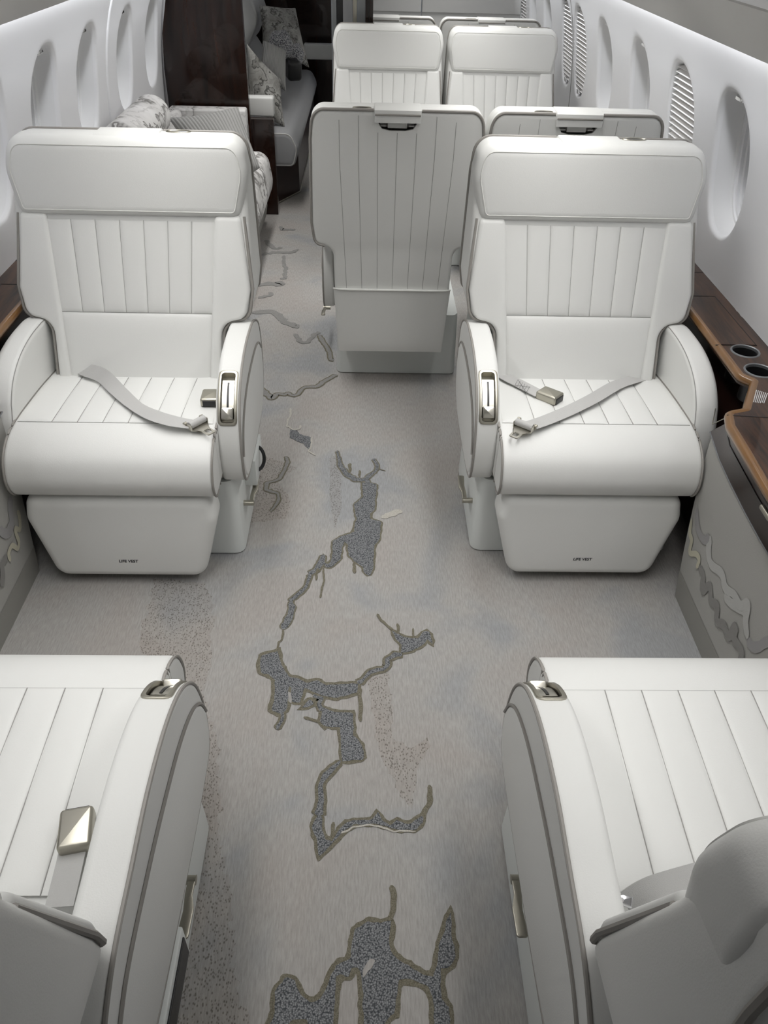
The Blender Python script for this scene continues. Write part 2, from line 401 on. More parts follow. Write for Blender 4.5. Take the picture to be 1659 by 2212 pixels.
    mb = MB(); mb.box((0, .418, 1.005), (.075, .010, .020), bev=.002); mb.box((-.055, .42, 1.002), (.022, .006, .004)); mb.box((.055, .42, 1.002), (.022, .006, .004))
    bd(mb, 'grab_bar', 'piping_white', rec)
    # rear seams and piping
    mb = MB()
    for i in range(7):
        x = -.222+.444*(i)/6
        zt = 1.035 if abs(x) > .1 else .984
        if abs(x) > .215: zt = 1.02
        zs = [.435+(zt-.435)*k/14 for k in range(15)]
        mb.tube([(x*(1-.10*max(0, (.9-z)/.45)), yr(z)+.0002, z) for z in zs], .0009, seg=5)
    bd(mb, 'back_stitching', 'seam', back)
    ins = inset(so, .004)
    rear = sorted([p for p in ins if p[1] > .595 and abs(p[0]) > .26 or p[1] > 1.0], key=lambda p: math.atan2(p[0], p[1]-.58))
    for sg in (-1, 1):
        q = [p for p in rear if p[0]*sg > .088]
        q = q+[(-.09, 1.049)] if sg < 0 else [(.09, 1.049)]+q
        mb = MB(); mb.tube([(a*1.012, yr(b_)-.0035, b_+(.002 if b_ > 1 else 0)) for a, b_ in q], .0050, seg=7); bd(mb, 'rear_piping', 'piping', back)
    fr = inset(so, .0035)
    for sg in (-1, 1):
        q = [p for p in fr if p[0]*sg > .2 and .43 < p[1] < .85]
        if sg < 0: q = q[::-1]
        q = [(sg*.2505, .42)]+q+[(sg*.335, .862)]
        mb = MB(); mb.tube([(a*kx(b_)*1.006, yf(b_)+.0045, b_) for a, b_ in q], .0046, seg=7); bd(mb, 'edge_piping', 'piping', back)
    # --- back cushion: seven flutes over a plain lumbar panel, with side bolsters
    mb = MB(); xn = [i/7*2-1 for i in range(8)]; us = []
    for a, c in zip(xn, xn[1:]): us += [a+(c-a)*t for t in (0, .02, .07, .18, .35, .5, .65, .82, .93, .98)]
    us.append(1.0)
    hw = lambda z: .208+.034*(z-.44)/.415
    zs = [.615+.235*t for t in (0, .015, .05, .15, .4, .7, 1)]
    def fl(u, z):
        k = min(6, int((u+1)/2*7+1e-6)); w = (u+1)/2*7-k; e = (z-.615)/.235
        return .006*(max(0, 1-abs(2*w-1)**4))**.6*min(1, (e/.08)**.5 if e < .08 else 1)
    mb.grid(lambda u, z: (u*hw(z), yf(z)-.001-fl(u, z), z), us, zs)
    us2 = [-1, -.985, -.95, -.85, -.5, 0, .5, .85, .95, .985, 1]; zs2 = [.43, .45, .48, .53, .57, .595, .606, .612, .615]
    mb.grid(lambda u, z: (u*hw(z), yf(z)-.001-.010*(1-abs(u)**10)**.5*min(1, ((.615-z)/.03)**.5 if z > .585 else 1), z), us2, zs2)
    bc = bd(mb, 'back_cushion', 'leather')
    mb = MB()
    for i in range(1, 7): mb.tube([(xn[i]*hw(z), yf(z)-.0012, z) for z in zs], .001, seg=5)
    mb.tube([(u*hw(.615), yf(.615)-.0015, .615) for u in us2], .001, seg=5)
    bd(mb, 'stitching', 'seam', bc)
    for s in (-1, 1):
        mb = MB(); bo = rpoly([(s*.205, .43, .014), (s*.243, .43, .014), (s*.2455, .592, .045), (s*.320, .606, .034), (s*.335, .68), (s*.330, .866, .014), (s*.238, .866, .014)], 6)
        slab(mb, bo, lambda a, b_, q: (a*(kx(b_) if abs(a) > .29 else 1), yf(b_)-.013+q, b_), .03, .012, .004, n=4)
        bd(mb, 'side_bolster', 'leather', back)
    # --- headrest
    mb = MB(); ho = rpoly(mirror([(.313, .856, .032), (.341, .972, .10), (.322, 1.056, .082)]), 9)
    slab(mb, ho, lambda a, b_, s: (a, yh(b_)+s if s < .06 else yr(b_)-.035-(.14-s), b_), .14, .032, .014, n=6)
    head = bd(mb, 'headrest', 'leather')
    mb = MB(); q = inset(ho, .020); mb.tube([(a, yh(b_)+.0022, b_) for a, b_ in q], .0018, closed=True, seg=6)
    bd(mb, 'edge_piping', 'piping_white', head)
    mb = MB(); path = [(.345, 1.052), (.362, 1.0585), (.40, 1.059), (.432, 1.059), (.449, 1.053), (.4505, 1.045), (.4485, 1.016)]
    ol = path+[(.441, 1.016), (.441, 1.036), (.43, 1.044), (.35, 1.045)]
    slab(mb, ol, lambda a, b_, s: (s-.088, a, b_), .176, .003, .003, n=2)
    flp = bd(mb, 'grab_flap', 'leather', head)
    mb = MB(); mb.tube([(-.086+.172*t/8, .4500, 1.040) for t in range(9)], .0032, seg=6); bd(mb, 'flap_piping', 'piping', flp)
    mb = MB()
    ov = [( .135+.034*math.cos(t*PI/12), .424+.012*math.sin(t*PI/12), 1.0540) for t in range(24)]
    mb.tube(ov, .0022, closed=True, seg=6); bd(mb, 'slot_bezel', 'nickel', head)
    mb = MB(); mb.rings([[(a, b_, 1.0534) for a, b_, c in ov], [(a, b_, 1.0542) for a, b_, c in ov]]); bd(mb, 'strap_slot', 'black', head)
    # --- rear pocket
    mb = MB(); zs = [.165+.268*t for t in (0, .04, .15, .4, .7, .9, 1)]; us = [-1, -.985, -.94, -.8, -.4, 0, .4, .8, .94, .985, 1]
    mb.grid(lambda u, z: (u*(.238+.018*(z-.165)/.268), yr(z)+.001+.012*(1-abs(u)**8)**.6*(.4+.6*(z-.165)/.268)*(min(1, (z-.163)/.02)), z), us, zs)
    zt = .433; mb.grid(lambda u, k: (u*.256, yr(zt)+(.013*(1-abs(u)**8)**.6 if k else -.004), zt), us, (0, 1))
    pk = bd(mb, 'rear_pocket', 'leather')
    mb = MB(); mb.tube([(u*.257, yr(zt)+.002+.0125*(1-abs(u)**8)**.6, zt+.001) for u in [-1+2*k/24 for k in range(25)]], .0032, seg=7)
    bd(mb, 'pocket_piping', 'piping_white', pk)
    # --- arms
    ao = [(p.x, p.y) for p in spline(ARM if near else ARM_FAR, 7, True)]
    A0, AW = (.258, .052) if dbl else (.270, .068); hx0, hx1 = A0+.013, A0+AW-.016
    for kind in arms:
        s = aisle if kind == 'aisle' else -aisle
        mb = MB(); hole = None
        fn = lambda a, b_, q: (s*(A0+q), a, b_)
        if kind == 'aisle':
            mids = (hx0-A0, hx1-A0); n = 4
            inhole = [(-.196 < a < -.088 and .455 < b_ < .572) for a, b_ in ao]
            slab(mb, ao, fn, AW, .012, .010, n=n, mid=mids, drop=lambda i, j: i == n+1 and inhole[j] and inhole[(j+1) % len(ao)])
        else:
            ao2 = [(a, b_+(.004 if b_ > .5 else 0)) for a, b_ in ao]
            slab(mb, ao2, fn, AW+.006, .016, .028, n=5)
        arm = bd(mb, 'aisle_armrest' if kind == 'aisle' else 'wall_armrest', 'leather', angle=50)
        if kind == 'aisle':
            mb = MB(); q = [(s*(A0+AW-.0025), a, b_) for a, b_ in inset(ao, .001)]
            mb.tube(q, .0036, closed=True, seg=7); bd(mb, 'edge_piping', 'piping', arm)
            up = [(p.x, p.y) for p in spline([(-.209, .370), (-.184, .425), (-.13, .472), (-.04, .503), (.08, .516), (.18, .518), (.30, .510), (.38, .475)] if near else [(-.209, .370), (-.184, .425), (-.13, .472), (-.04, .503), (.08, .514), (.17, .512), (.235, .495), (.272, .46)], 6)]
            po = up+[(p.x, p.y) for p in spline(([(.40, .43), (.385, .36), (.32, .305), (.20, .28)] if near else [(.285, .40), (.255, .33), (.18, .285)])+[(.05, .272), (-.10, .272), (-.172, .282), (-.2, .312), (-.207, .34)], 5)]
            mb = MB(); slab(mb, po, lambda a, b_, q: (s*(A0+AW+.004-q), a, b_), .02, .007, .002, n=3); pan = bd(mb, 'side_panel', 'leather', arm)
            mb = MB(); mb.tube([(s*(A0+AW+.0025), a-.001, b_+.002) for a, b_ in up], .0032, seg=6); bd(mb, 'panel_piping', 'piping', pan)
            # recline handle set into the curved front of the arm
            idx = [i for i, f in enumerate(inhole) if f]; prof = [ao[i] for i in idx]; n0 = len(prof)
            L = [0]
            for p, c in zip(prof, prof[1:]): L.append(L[-1]+math.hypot(c[0]-p[0], c[1]-p[1]))
            def S(t, x, h):      # t along the slot (m), x across, h outwards
                t = min(max(t, -.02), L[-1]+.02); j = 0
                while j < n0-2 and L[j+1] < t: j += 1
                f = (t-L[j])/(L[j+1]-L[j]); a = prof[j]; c = prof[j+1]
                tx, tz = c[0]-a[0], c[1]-a[1]; l = math.hypot(tx, tz); tx /= l; tz /= l
                nx, nz = (tz, -tx) 
                if nx > 0: nx, nz = -nx, -nz
                return (s*x, a[0]+(c[0]-a[0])*f+nx*h, a[1]+(c[1]-a[1])*f+nz*h)
            Lt = L[-1]; xc = (hx0+hx1)/2
            def rr(g, rad=.012): return resample(rpoly([(-g, xc-.022-g, rad), (Lt+g, xc-.022-g, rad), (Lt+g, xc+.022+g, rad), (-g, xc+.022+g, rad)], 6), 56)
            mb = MB(); o_ = rr(.0045, .012); i_ = rr(-.003, .008); 
            mb.rings([[S(p.x, p.y, -.002) for p in o_], [S(p.x, p.y, .0022) for p in o_], [S(p.x, p.y, .003) for p in rr(.003, .011)], [S(p.x, p.y, .0025) for p in i_], [S(p.x, p.y, -.004) for p in i_]], cap0=False, cap1=False)
            bz = bd(mb, 'handle_bezel', 'nickel', arm, angle=60)
            mb = MB(); mb.rings([[S(p.x, p.y, h) for p in rr(-.002, .008)] for h in (.0, -.010, -.020)], cap0=False, cap1=False)
            mb.grid(lambda t, x: S(t, x, -.020), [Lt*k/14 for k in range(15)], [xc-.022, xc+.022])
            bd(mb, 'handle_recess', 'nickel', bz, angle=60)
            mb = MB(); ts = [Lt*(.16+.60*k/12) for k in range(13)]
            mb.grid(lambda t, x: S(t, x, -.006), ts, [xc-.016, xc+.016]); mb.grid(lambda h, x: S(ts[0], x, h), (-.020, -.006), [xc-.016, xc+.016])
            for e in (-.016, .016): mb.grid(lambda t, h: S(t, xc+e, h), ts, (-.020, -.006))
            bd(mb, 'slider_plate', 'nickel_light', bz)
            mb = MB(); mb.grid(lambda t, x: S(t, x, -.0052), [Lt*(.20+.58*k/12) for k in range(13)], [xc-.0028, xc+.0028]); bd(mb, 'slider_slot', 'black', bz)
            mb = MB(); a0 = rpoly([(Lt*.70, xc-.0165, .004), (Lt*.92, xc-.0165, .003), (Lt*.92, xc+.0165, .003), (Lt*.70, xc+.0165, .004)], 4)
            mb.rings([[S(t, x, h) for t, x in inset(a0, i)] for h, i in ((-.019, 0), (.002, 0), (.005, .001), (.006, .004))])
            bd(mb, 'recline_handle', 'nickel_light', bz)
        else:
            mb = MB(); q = [(s*(A0+.0040), a, b_) for a, b_ in inset(ao2, .0040)]
            q = [p for p in q if p[2] > .3 and p[1] < .2]
            k = max(range(len(q)), key=lambda i: (Vector(q[i])-Vector(q[i-1])).length); q = q[k:]+q[:k]
            mb.tube(q, .0012, seg=5); bd(mb, 'stitching', 'seam', arm)
    # --- swivel pedal on the aisle side of the base
    if 'aisle' in arms:
        s = aisle; mb = MB(); py, pz = (.02, .175) if near else (-.11, .13); k = 1.75
        mb.tube([(s*.300, py, pz), (s*.336, py, pz)], .0085, seg=14); mb.tube([(s*.336, py, pz), (s*.3365, py, pz)], .0092, seg=14)
        bl = rpoly([(.322, -.007, .002), (.336, -.007, .002), (.336, .03, .01), (.343, .055, .01), (.343, .108, .005), (.322, .108, .005), (.325, .06, .01), (.322, .03, .01)], 3)
        slab(mb, bl, lambda a, b_, q: (s*a, py+b_, pz+.006-q+.10*b_), .006, .0015, .0015, n=2)
        bd(mb, 'swivel_pedal', 'nickel', base)
def make_seat(name, label, x, y, rz, sx, aisle, arms, group=None, near=False):
    r = empty(name, (x, y, 0), rz); tag(r, label, 'airplane seat', group); seat_parts(r, sx, aisle, arms, near=near)
    if near:      # the two nearest seats have their backs set further aft
        for c in r.children:
            if c.name.split('.')[0] in ('backrest', 'back_cushion', 'headrest', 'rear_pocket'): c.location = (0, .205, -.03); c.rotation_euler = (.138, 0, 0)
    return r
def copy_seat(src, label, x, y, rz, group=None):
    def rec(o, par):
        c = o.copy(); C.objects.link(c)
        if par: c.parent = par
        for ch in list(o.children): rec(ch, c)
        return c
    r = rec(src, None); r.location = (x, y, 0); r.rotation_euler = (0, 0, rz); r['label'] = label
    return r
G = 'white leather cabin seats'
XR, XL = .640, -.676
seatR = make_seat('cabin_seat', 'single white leather seat facing us on the right, beside the two cup holders', XR, 1.992, 0, 1, -1, ('aisle', 'wall'), G)
seatL = make_seat('cabin_seat', 'single white leather seat facing us on the left in front of the marbled sofa', XL, 1.968, 0, 1, 1, ('aisle', 'wall'), G)
nearL = make_seat('cabin_seat', 'white leather seat at the lower left, seen from above with a buckle on it', -.640, .70, PI, 1, -1, ('aisle', 'wall'), G, True)
nearR = make_seat('cabin_seat', 'white leather seat cut off by the lower right edge, its rounded headrest in the corner', .615, .70, PI, 1, 1, ('aisle', 'wall'), G, True)
midL = make_seat('cabin_seat', 'white leather seat beside the aisle showing its whole fluted back and rear pocket', .095, 3.175, PI, .86, 1, ('aisle',), G)
midR = make_seat('cabin_seat', 'white leather seat seen from behind, partly hidden behind the right single seat', .685, 3.175, PI, .86, 1, ('wall',), G)
farL = make_seat('cabin_seat', 'white leather seat facing us behind the whole fluted seat back, left one of its pair', .100, 4.35, 0, .86, -1, ('aisle',), G)
farR = make_seat('cabin_seat', 'white leather seat facing us next to the slatted window shades, right one of its pair', .705, 4.35, 0, .86, -1, ('wall',), G)
backL = copy_seat(midL, 'farthest seat back, cut off on its left by the brown wooden post', .09, 5.50, PI)
backR = copy_seat(midR, 'farthest seat back on the right, below the split pale bulkhead', .684, 5.50, PI)

# ------------------------------------------------------------------ seat belts (parts of their seats)
def ctop(x, y):      # world height of a seat cushion facing us at (x, y)
    return .4625-.022*max(0, (y-2.0+.19)/.35)**1.3+.0085
def on_cushion(u, v, dz=0):
    z = .46; oy = .032 if u < 800 else .008
    for _ in range(4):
        p = Zp(u, v, z); z = ctop(p.x, p.y+oy)+dz
    return Zp(u, v, z)
def ribbon(path, w, th=.0016, roll=None, n=6):
    P = spline(path, n); mb = MB(); rs = []
    for i, p in enumerate(P):
        t = (P[min(i+1, len(P)-1)]-P[max(i-1, 0)]).normalized()
        sd = t.cross(V(0, 0, 1)).normalized()
        if roll:
            f = i/(len(P)-1)*(len(roll)-1); k = min(int(f), len(roll)-2); a = roll[k]+(roll[k+1]-roll[k])*(f-k)
            sd = Matrix.Rotation(a, 3, t) @ sd
        nn = sd.cross(t).normalized()
        rs.append([p+sd*w/2+nn*th, p+sd*w/4+nn*th, p+nn*th, p-sd*w/4+nn*th, p-sd*w/2+nn*th, p-sd*w/2, p, p+sd*w/2])
    mb.rings(rs); return mb
def frame(o, xd, zd=V(0, 0, 1)):
    x = xd.normalized(); y = zd.cross(x).normalized(); z = x.cross(y)
    M = Matrix.Identity(4)
    for i in range(3): M[i][0] = x[i]; M[i][1] = y[i]; M[i][2] = z[i]; M[i][3] = o[i]
    return M
def inv(seat):
    return (Matrix.Translation(seat.location) @ Matrix.Rotation(seat.rotation_euler.z, 4, 'Z')).inverted()
def buckle(seat, belt, M):
    L = inv(seat)
    mb = MB(); mb.box((.0, 0, .014), (.066, .050, .026), bev=.006)
    b_ = mb.build('buckle', 'nickel', belt, X=L @ M)
    mb = MB(); mb.box((.0335, 0, .013), (.003, .036, .017), bev=.001); mb.build('buckle_mouth', 'black', b_, X=L @ M)
def tongue(seat, belt, M):
    L = inv(seat); X = L @ M
    mb = MB(); pl = rpoly([(-.028, -.028, .003), (-.004, -.028, .004), (.014, -.013, .004), (.046, -.013, .004), (.046, .013, .004), (.014, .013, .004), (-.004, .028, .004), (-.028, .028, .003)], 3)
    # plate with a slot: outer outline bridged to the slot outline
    o_ = resample(pl, 48); i_ = resample(rpoly([(.020, -.007, .001), (.040, -.007, .001), (.040, .007, .001), (.020, .007, .001)], 2), 48)
    k = min(range(48), key=lambda k: sum((o_[j]-i_[(j+k) % 48]).length for j in range(48))); i_ = i_[k:]+i_[:k]
    mb.rings([[(p.x, p.y, 0) for p in i_], [(p.x, p.y, 0) for p in o_], [(p.x, p.y, .003) for p in o_], [(p.x, p.y, .003) for p in i_], [(p.x, p.y, 0) for p in i_]], cap0=False, cap1=False)
    for e in (-.027, .027): mb.box((-.014, e, .009), (.024, .002, .018), bev=.0008)
    t = mb.build('tongue', 'nickel_light', belt, X=X)
    mb = MB(); mb.tube([(-.014, -.0255, .012), (-.014, .0255, .012)], .010, seg=16); mb.build('webbing_roll', 'webbing', t, X=X)
    mb = MB(); mb.tube([(-.030, -.030, .010), (-.030, -.022, .010)], .007, seg=14); mb.tube([(-.026, .022, .010), (-.026, .031, .010)], .007, seg=14); mb.build('adjuster_knob', 'nickel', t, X=X)
# right seat
b1 = ribbon([on_cushion(1072, 800, -.02), on_cushion(1092, 814, .004), on_cushion(1118, 827, .006), on_cushion(1145, 841, .004), on_cushion(1168, 853, .006)], .044).build('belt_strap', 'webbing', seatR, X=inv(seatR))
mb = MB()
for k in range(6):
    a = on_cushion(1119+k*5, 820+k*3.0, .0085); c = on_cushion(1112+k*5, 832+k*3.0, .0085); mb.tube([a, c], .0006, seg=4)
mb.tube([on_cushion(1119, 820, .0085), on_cushion(1137, 847, .0085)], .0006, seg=4); mb.tube([on_cushion(1146, 836, .0085), on_cushion(1112, 832, .0085)], .0006, seg=4)
mb.build('cross_stitch', 'stitch', b1, X=inv(seatR))
buckle(seatR, b1, frame(on_cushion(1186, 864, -.004), on_cushion(1218, 873)-on_cushion(1166, 853)))
pts = [on_cushion(1400, 815, -.03), on_cushion(1368, 820, .004), on_cushion(1330, 833, .008), on_cushion(1280, 862, .012), on_cushion(1230, 887, .008), on_cushion(1180, 908, .004), on_cushion(1148, 919, .006)]
b2 = ribbon(pts, .044).build('belt_strap', 'webbing', seatR, X=inv(seatR))
tongue(seatR, b2, frame(on_cushion(1126, 930, -.002), on_cushion(1102, 948)-on_cushion(1140, 916)))
# left seat
pts = [on_cushion(165, 795, -.03), on_cushion(188, 800, .016), on_cushion(222, 812, .02), on_cushion(256, 845, .012), on_cushion(292, 877, .006), on_cushion(330, 897, .012), on_cushion(372, 910, .012), on_cushion(412, 917, .006)]
b3 = ribbon(pts, .044, roll=[0, .5, .7, .15, -.1, .1, .1, 0]).build('belt_strap', 'webbing', seatL, X=inv(seatL))
tongue(seatL, b3, frame(on_cushion(434, 924, -.001), on_cushion(462, 938)-on_cushion(418, 914)))
b4 = ribbon([on_cushion(476, 842, -.02), on_cushion(468, 850, .004), on_cushion(462, 856, .006)], .044).build('belt_strap', 'webbing', seatL, X=inv(seatL))
buckle(seatL, b4, frame(on_cushion(456, 869, -.003), on_cushion(446, 884)-on_cushion(452, 861)))
# near left seat: buckle lying along the arm
q = lambda u, v: Zp(u, v, .464)
b5 = ribbon([q(128, 1960), q(140, 1910), q(152, 1860), q(158, 1830)], .040).build('belt_strap', 'webbing', nearL, X=inv(nearL))
buckle(nearL, b5, frame(q(168, 1800)-V(0, 0, .006), q(172, 1745)-q(163, 1840)))
# near right seat: end of a strap behind the headrest
b6 = ribbon([Zp(1352, 1955, .46), Zp(1400, 1930, .475), Zp(1460, 1912, .475), Zp(1540, 1890, .47)], .044, roll=[.9, .7, .5, .3]).build('belt_strap', 'webbing', nearR, X=inv(nearR))
mb = MB(); mb.box((0, 0, 0), (.016, .03, .004), bev=.0015); mb.tube([(0, 0, .002), (0, 0, .004)], .003)
mb.build('belt_anchor', 'chrome', b6, X=inv(nearR) @ frame(Zp(1343, 1944, .47), V(.3, 1, .3)))
# white boxes on two seat bases, one with a cable loop
def base_box(seat, side, y0, y1, cable):
    base = [c for c in seat.children if c.name.startswith('base')][0]
    mb = MB(); ol = rpoly([(y0, .15, .004), (y1-.02, .15, .004), (y1, .175, .004), (y1, .245, .004), (y0, .245, .004)], 3)
    slab(mb, ol, lambda a, b_, s: (side*(.342-s), a, b_), .06, .003, .001, n=2)
    bx = mb.build('outlet_box', 'shell_plastic', base)
    mb = MB()
    if cable:
        yc = (y0+y1)/2; mb.tube([(side*(.340+.018*math.sin(t*PI/12)), yc-.02+.045*t/12, .20-.028*math.cos(t*PI/12)) for t in range(13)], .0055, seg=8)
        mb.build('cable_loop', 'black', bx)
    else:
        mb.box((side*.3435, (y0+y1)/2, .2), (.004, (y1-y0)*.86, .06), bev=.0015); mb.build('socket_cover', 'black', bx)
# give the two seats that carry a box their own base object copies
base_box(seatL, 1, -.05, .10, True)
base_box(nearL, -1, .13, .29, False)

# ------------------------------------------------------------------ floor with its woven pattern
fb = MB()
fb.add([(-1.12, -1.4, 0), (1.12, -1.4, 0), (1.12, 8, 0), (-1.12, 8, 0)], [(0, 1, 2, 3)], 0)
SL = {'base': 0, 'stipple': 1, 'inlay': 2, 'ochre': 3, 'cream': 4, 'grey': 5, 'blue': 6}
lay = [0]
def jit(P, amp, step=.007, closed=True):
    L = sum((Vector(P[i])-Vector(P[i-1])).length for i in range(0 if closed else 1, len(P)))
    R = resample(P, max(8, int(L/step)), closed); out = []
    for p in R:
        n_ = noise.noise_vector(V(p.x*70, p.y*70, 3.1)); out.append((p.x+n_.x*amp, p.y+n_.y*amp))
    return out
def fill(P, z, mi):
    vs = [V(a, b_, z) for a, b_ in P]; fb.add(vs, [tuple(t) for t in tessellate_polygon([vs])], mi)
def patch(pix, kind, border=None, bw=.006, amp=.004, f=None, z=.0012):
    P = [(Zp(u, v).x, Zp(u, v).y) for u, v in pix]; bw *= 1.5
    lay[0] += 1; dz = (lay[0] % 40)*.00001
    if border: fill(jit(inset(resample2(P), -bw), amp), z-.0006+dz, SL[border])
    fill(jit(P, amp*.8), z+dz, SL[kind])
def resample2(P):
    return [(p.x, p.y) for p in resample(P, max(12, len(P)*2))]
def crack(pix, w, kind, border=None, bw=.005, amp=.006, z=.0016):
    bw *= 1.5
    P = [(Zp(u, v).x, Zp(u, v).y) for u, v in pix]; S_ = spline([Vector(p) for p in P], 7)
    lay[0] += 1; dz = (lay[0] % 40)*.00001
    for kd, ex, zz in (([(border, bw, z-.0006)] if border else [])+[(kind, 0, z)]):
        vs = []; fs = []; n = len(S_)
        for i, p in enumerate(S_):
            t = (S_[min(i+1, n-1)]-S_[max(i-1, 0)]); t = t.normalized() if t.length > 1e-9 else Vector((1, 0)); nn = Vector((-t.y, t.x))
            f = i/(n-1)*(len(w)-1) if isinstance(w, (list, tuple)) and len(w) > 1 else 0
            ww = w if not isinstance(w, (list, tuple)) else (w[int(f)]+(w[min(int(f)+1, len(w)-1)]-w[int(f)])*(f-int(f)))
            jn = noise.noise_vector(V(p.x*55, p.y*55, 1.7))
            e = ww/2*(1+.5*jn.x)+ex; g = ww/2*(1+.5*jn.y)+ex; c_ = p+Vector((jn.z, jn.x))*amp*.6
            if i in (0, n-1): e *= .35; g *= .35
            vs += [(c_.x+nn.x*e, c_.y+nn.y*e, zz+dz), (c_.x-nn.x*g, c_.y-nn.y*g, zz+dz)]
            if i: fs.append((2*i-2, 2*i-1, 2*i+1, 2*i))
        fb.add(vs, fs, SL[kd])
def m5(L): return [(540+x*.3255, 860+y*.3255) for x, y in L]
def m6(L): return [(400+x*.422, 1280+y*.422) for x, y in L]
def m7(L): return [(400+x*.452, 1800+y*.452) for x, y in L]
def m4(L): return [(540+x*.19, 440+y*.19) for x, y in L]
# stippled and tinted areas
patch([(330, 1250), (440, 1260), (462, 1300), (455, 1420), (440, 1480), (455, 1560), (470, 1620), (475, 1800), (500, 1960), (500, 2100), (560, 2240), (300, 2260), (300, 1800), (380, 1500), (300, 1400)], 'stipple', amp=.02, z=.0003)
patch([(440, 1170), (540, 1130), (620, 1120), (628, 1080), (600, 1040), (640, 1010), (560, 980), (470, 1020)], 'stipple', amp=.012, z=.0003)
patch(m6([(930, 440), (1040, 400), (1060, 560), (1060, 740), (1150, 800), (1240, 750), (1250, 790), (1190, 900), (1160, 1120), (1100, 1040), (1040, 900), (985, 800), (960, 600)]), 'stipple', amp=.01, z=.0003)
patch([(712, 990), (735, 980), (738, 1100), (722, 1140), (712, 1080)], 'stipple', amp=.006, z=.0003)
# large inlays
B, O = 'inlay', 'ochre'
patch(m5([(745, 560), (800, 563), (843, 575), (835, 650), (830, 740), (798, 770), (800, 805), (870, 820), (862, 930), (825, 985), (818, 1130), (798, 1185), (758, 1165), (745, 1120), (690, 1085), (655, 1040), (648, 970), (626, 955), (610, 1000), (605, 1072), (575, 1092), (545, 1122), (505, 1127), (480, 1085), (488, 1040), (500, 1100), (530, 1102), (545, 1060), (550, 950), (600, 920), (650, 905), (690, 890), (692, 840), (710, 800), (695, 760), (690, 705), (722, 680), (750, 660)]), B, O, .004)
crack(m5([(580, 350), (590, 410), (612, 470), (650, 510), (700, 540), (750, 545), (800, 510), (842, 470), (840, 440), (818, 405)]), [.006, .014, .018, .02, .02, .016, .012, .014, .01], B, O, .003)
crack(m5([(665, 435), (665, 500)]), .012, O); crack(m5([(727, 480), (727, 525)]), .009, O); crack(m5([(845, 465), (900, 485)]), .004, O); crack(m5([(770, 535), (785, 570)]), .018, B, O, .003)
crack(m5([(485, 1040), (476, 1090), (440, 1140), (398, 1170)]), [.012, .016, .018, .014], B, O, .004)
crack(m5([(398, 1170), (385, 1230), (340, 1290), (290, 1320), (265, 1352)]), [.01, .008, .01, .012, .014], B, O, .004)
crack(m5([(485, 1130), (490, 1220), (475, 1270), (470, 1330)]), .006, O); crack(m5([(450, 1130), (440, 1210)]), .008, O); crack(m5([(692, 1090), (692, 1165)]), .010, O)
patch(m5([(265, 210), (310, 215), (330, 240), (410, 262), (402, 340), (385, 340), (355, 305), (265, 265)]), B, None)
crack(m5([(412, 260), (404, 335), (388, 350), (435, 382)]), .006, 'cream'); crack(m5([(245, 180), (290, 210), (330, 205), (335, 180)]), .007, 'cream'); crack(m5([(270, 70), (268, 120), (250, 150), (248, 200)]), .007, 'cream')
crack(m5([(240, 385), (248, 430), (210, 510), (180, 545), (140, 555), (110, 570), (115, 610), (185, 640), (180, 700), (130, 755)]), [.006, .012, .010, .012, .010, .014, .014, .008, .010, .006], 'grey', O, .003)
crack(m5([(880, 800), (940, 770), (1000, 745)]), [.02, .03, .02], 'cream', amp=.01)
crack(m6([(610, -20), (585, 5), (552, 38)]), .008, B, O, .003)
patch(m6([(545, 40), (562, 72), (550, 140), (520, 185), (492, 190), (490, 170), (525, 110), (530, 60)]), B, O, .003)
crack(m6([(500, 190), (495, 240), (475, 262), (475, 310)]), .006, O)
patch(m6([(475, 300), (480, 340), (500, 385), (530, 430), (570, 440), (620, 462), (680, 450), (720, 477), (800, 470), (885, 466), (880, 512), (820, 530), (770, 540), (700, 530), (645, 505), (625, 492), (606, 492), (590, 565), (545, 560), (543, 490), (532, 480), (520, 600), (495, 625), (440, 605), (455, 540), (460, 450), (430, 420), (390, 415), (380, 370), (390, 325), (420, 315)]), B, O, .006)
crack(m6([(885, 468), (915, 440), (950, 408), (1030, 385), (1040, 345), (1110, 312)]), [.012, .008, .012, .012, .012, .014], B, O, .005)
patch(m6([(1060, 195), (1090, 212), (1120, 230), (1190, 237), (1220, 200), (1250, 200), (1266, 268), (1240, 238), (1225, 265), (1150, 305), (1100, 312), (1110, 270), (1080, 240)]), B, O, .005)
crack(m6([(980, 112), (1010, 150), (1062, 195)]), .008, O); crack(m6([(1088, 160), (1090, 215)]), .008, O); crack(m6([(1167, 185), (1170, 235)]), .006, O)
patch(m6([(600, 590), (640, 545), (660, 570), (630, 588)]), B, O, .005); crack(m6([(655, 530), (695, 540), (690, 575), (700, 605)]), .01, B, O, .004)
patch(m6([(700, 590), (760, 612), (860, 617), (862, 740), (890, 755), (915, 815), (915, 855), (800, 867), (795, 690), (720, 690), (690, 660), (695, 620)]), B, O, .005)
crack(m6([(610, 640), (690, 665)]), .009, O); crack(m6([(710, 690), (725, 705)]), .009, O); crack(m6([(893, 485), (898, 570), (897, 660)]), .010, O)
crack(m6([(495, 615), (493, 650), (470, 705)]), .008, B, O, .004)
crack(m6([(795, 862), (740, 920), (702, 965), (697, 1080), (682, 1145)]), [.006, .018, .010, .014, .02], B, O, .005)
patch(m6([(680, 1140), (700, 1150), (700, 1210), (722, 1270), (755, 1272), (790, 1210), (830, 1172), (950, 1165), (985, 1125), (1002, 1165), (1050, 1195), (1080, 1163), (1140, 1192), (1195, 1155), (1217, 1130), (1215, 1180), (1180, 1215), (1080, 1215), (970, 1185), (860, 1190), (800, 1230), (760, 1280), (685, 1355), (680, 1290), (648, 1210)]), B, O, .005)
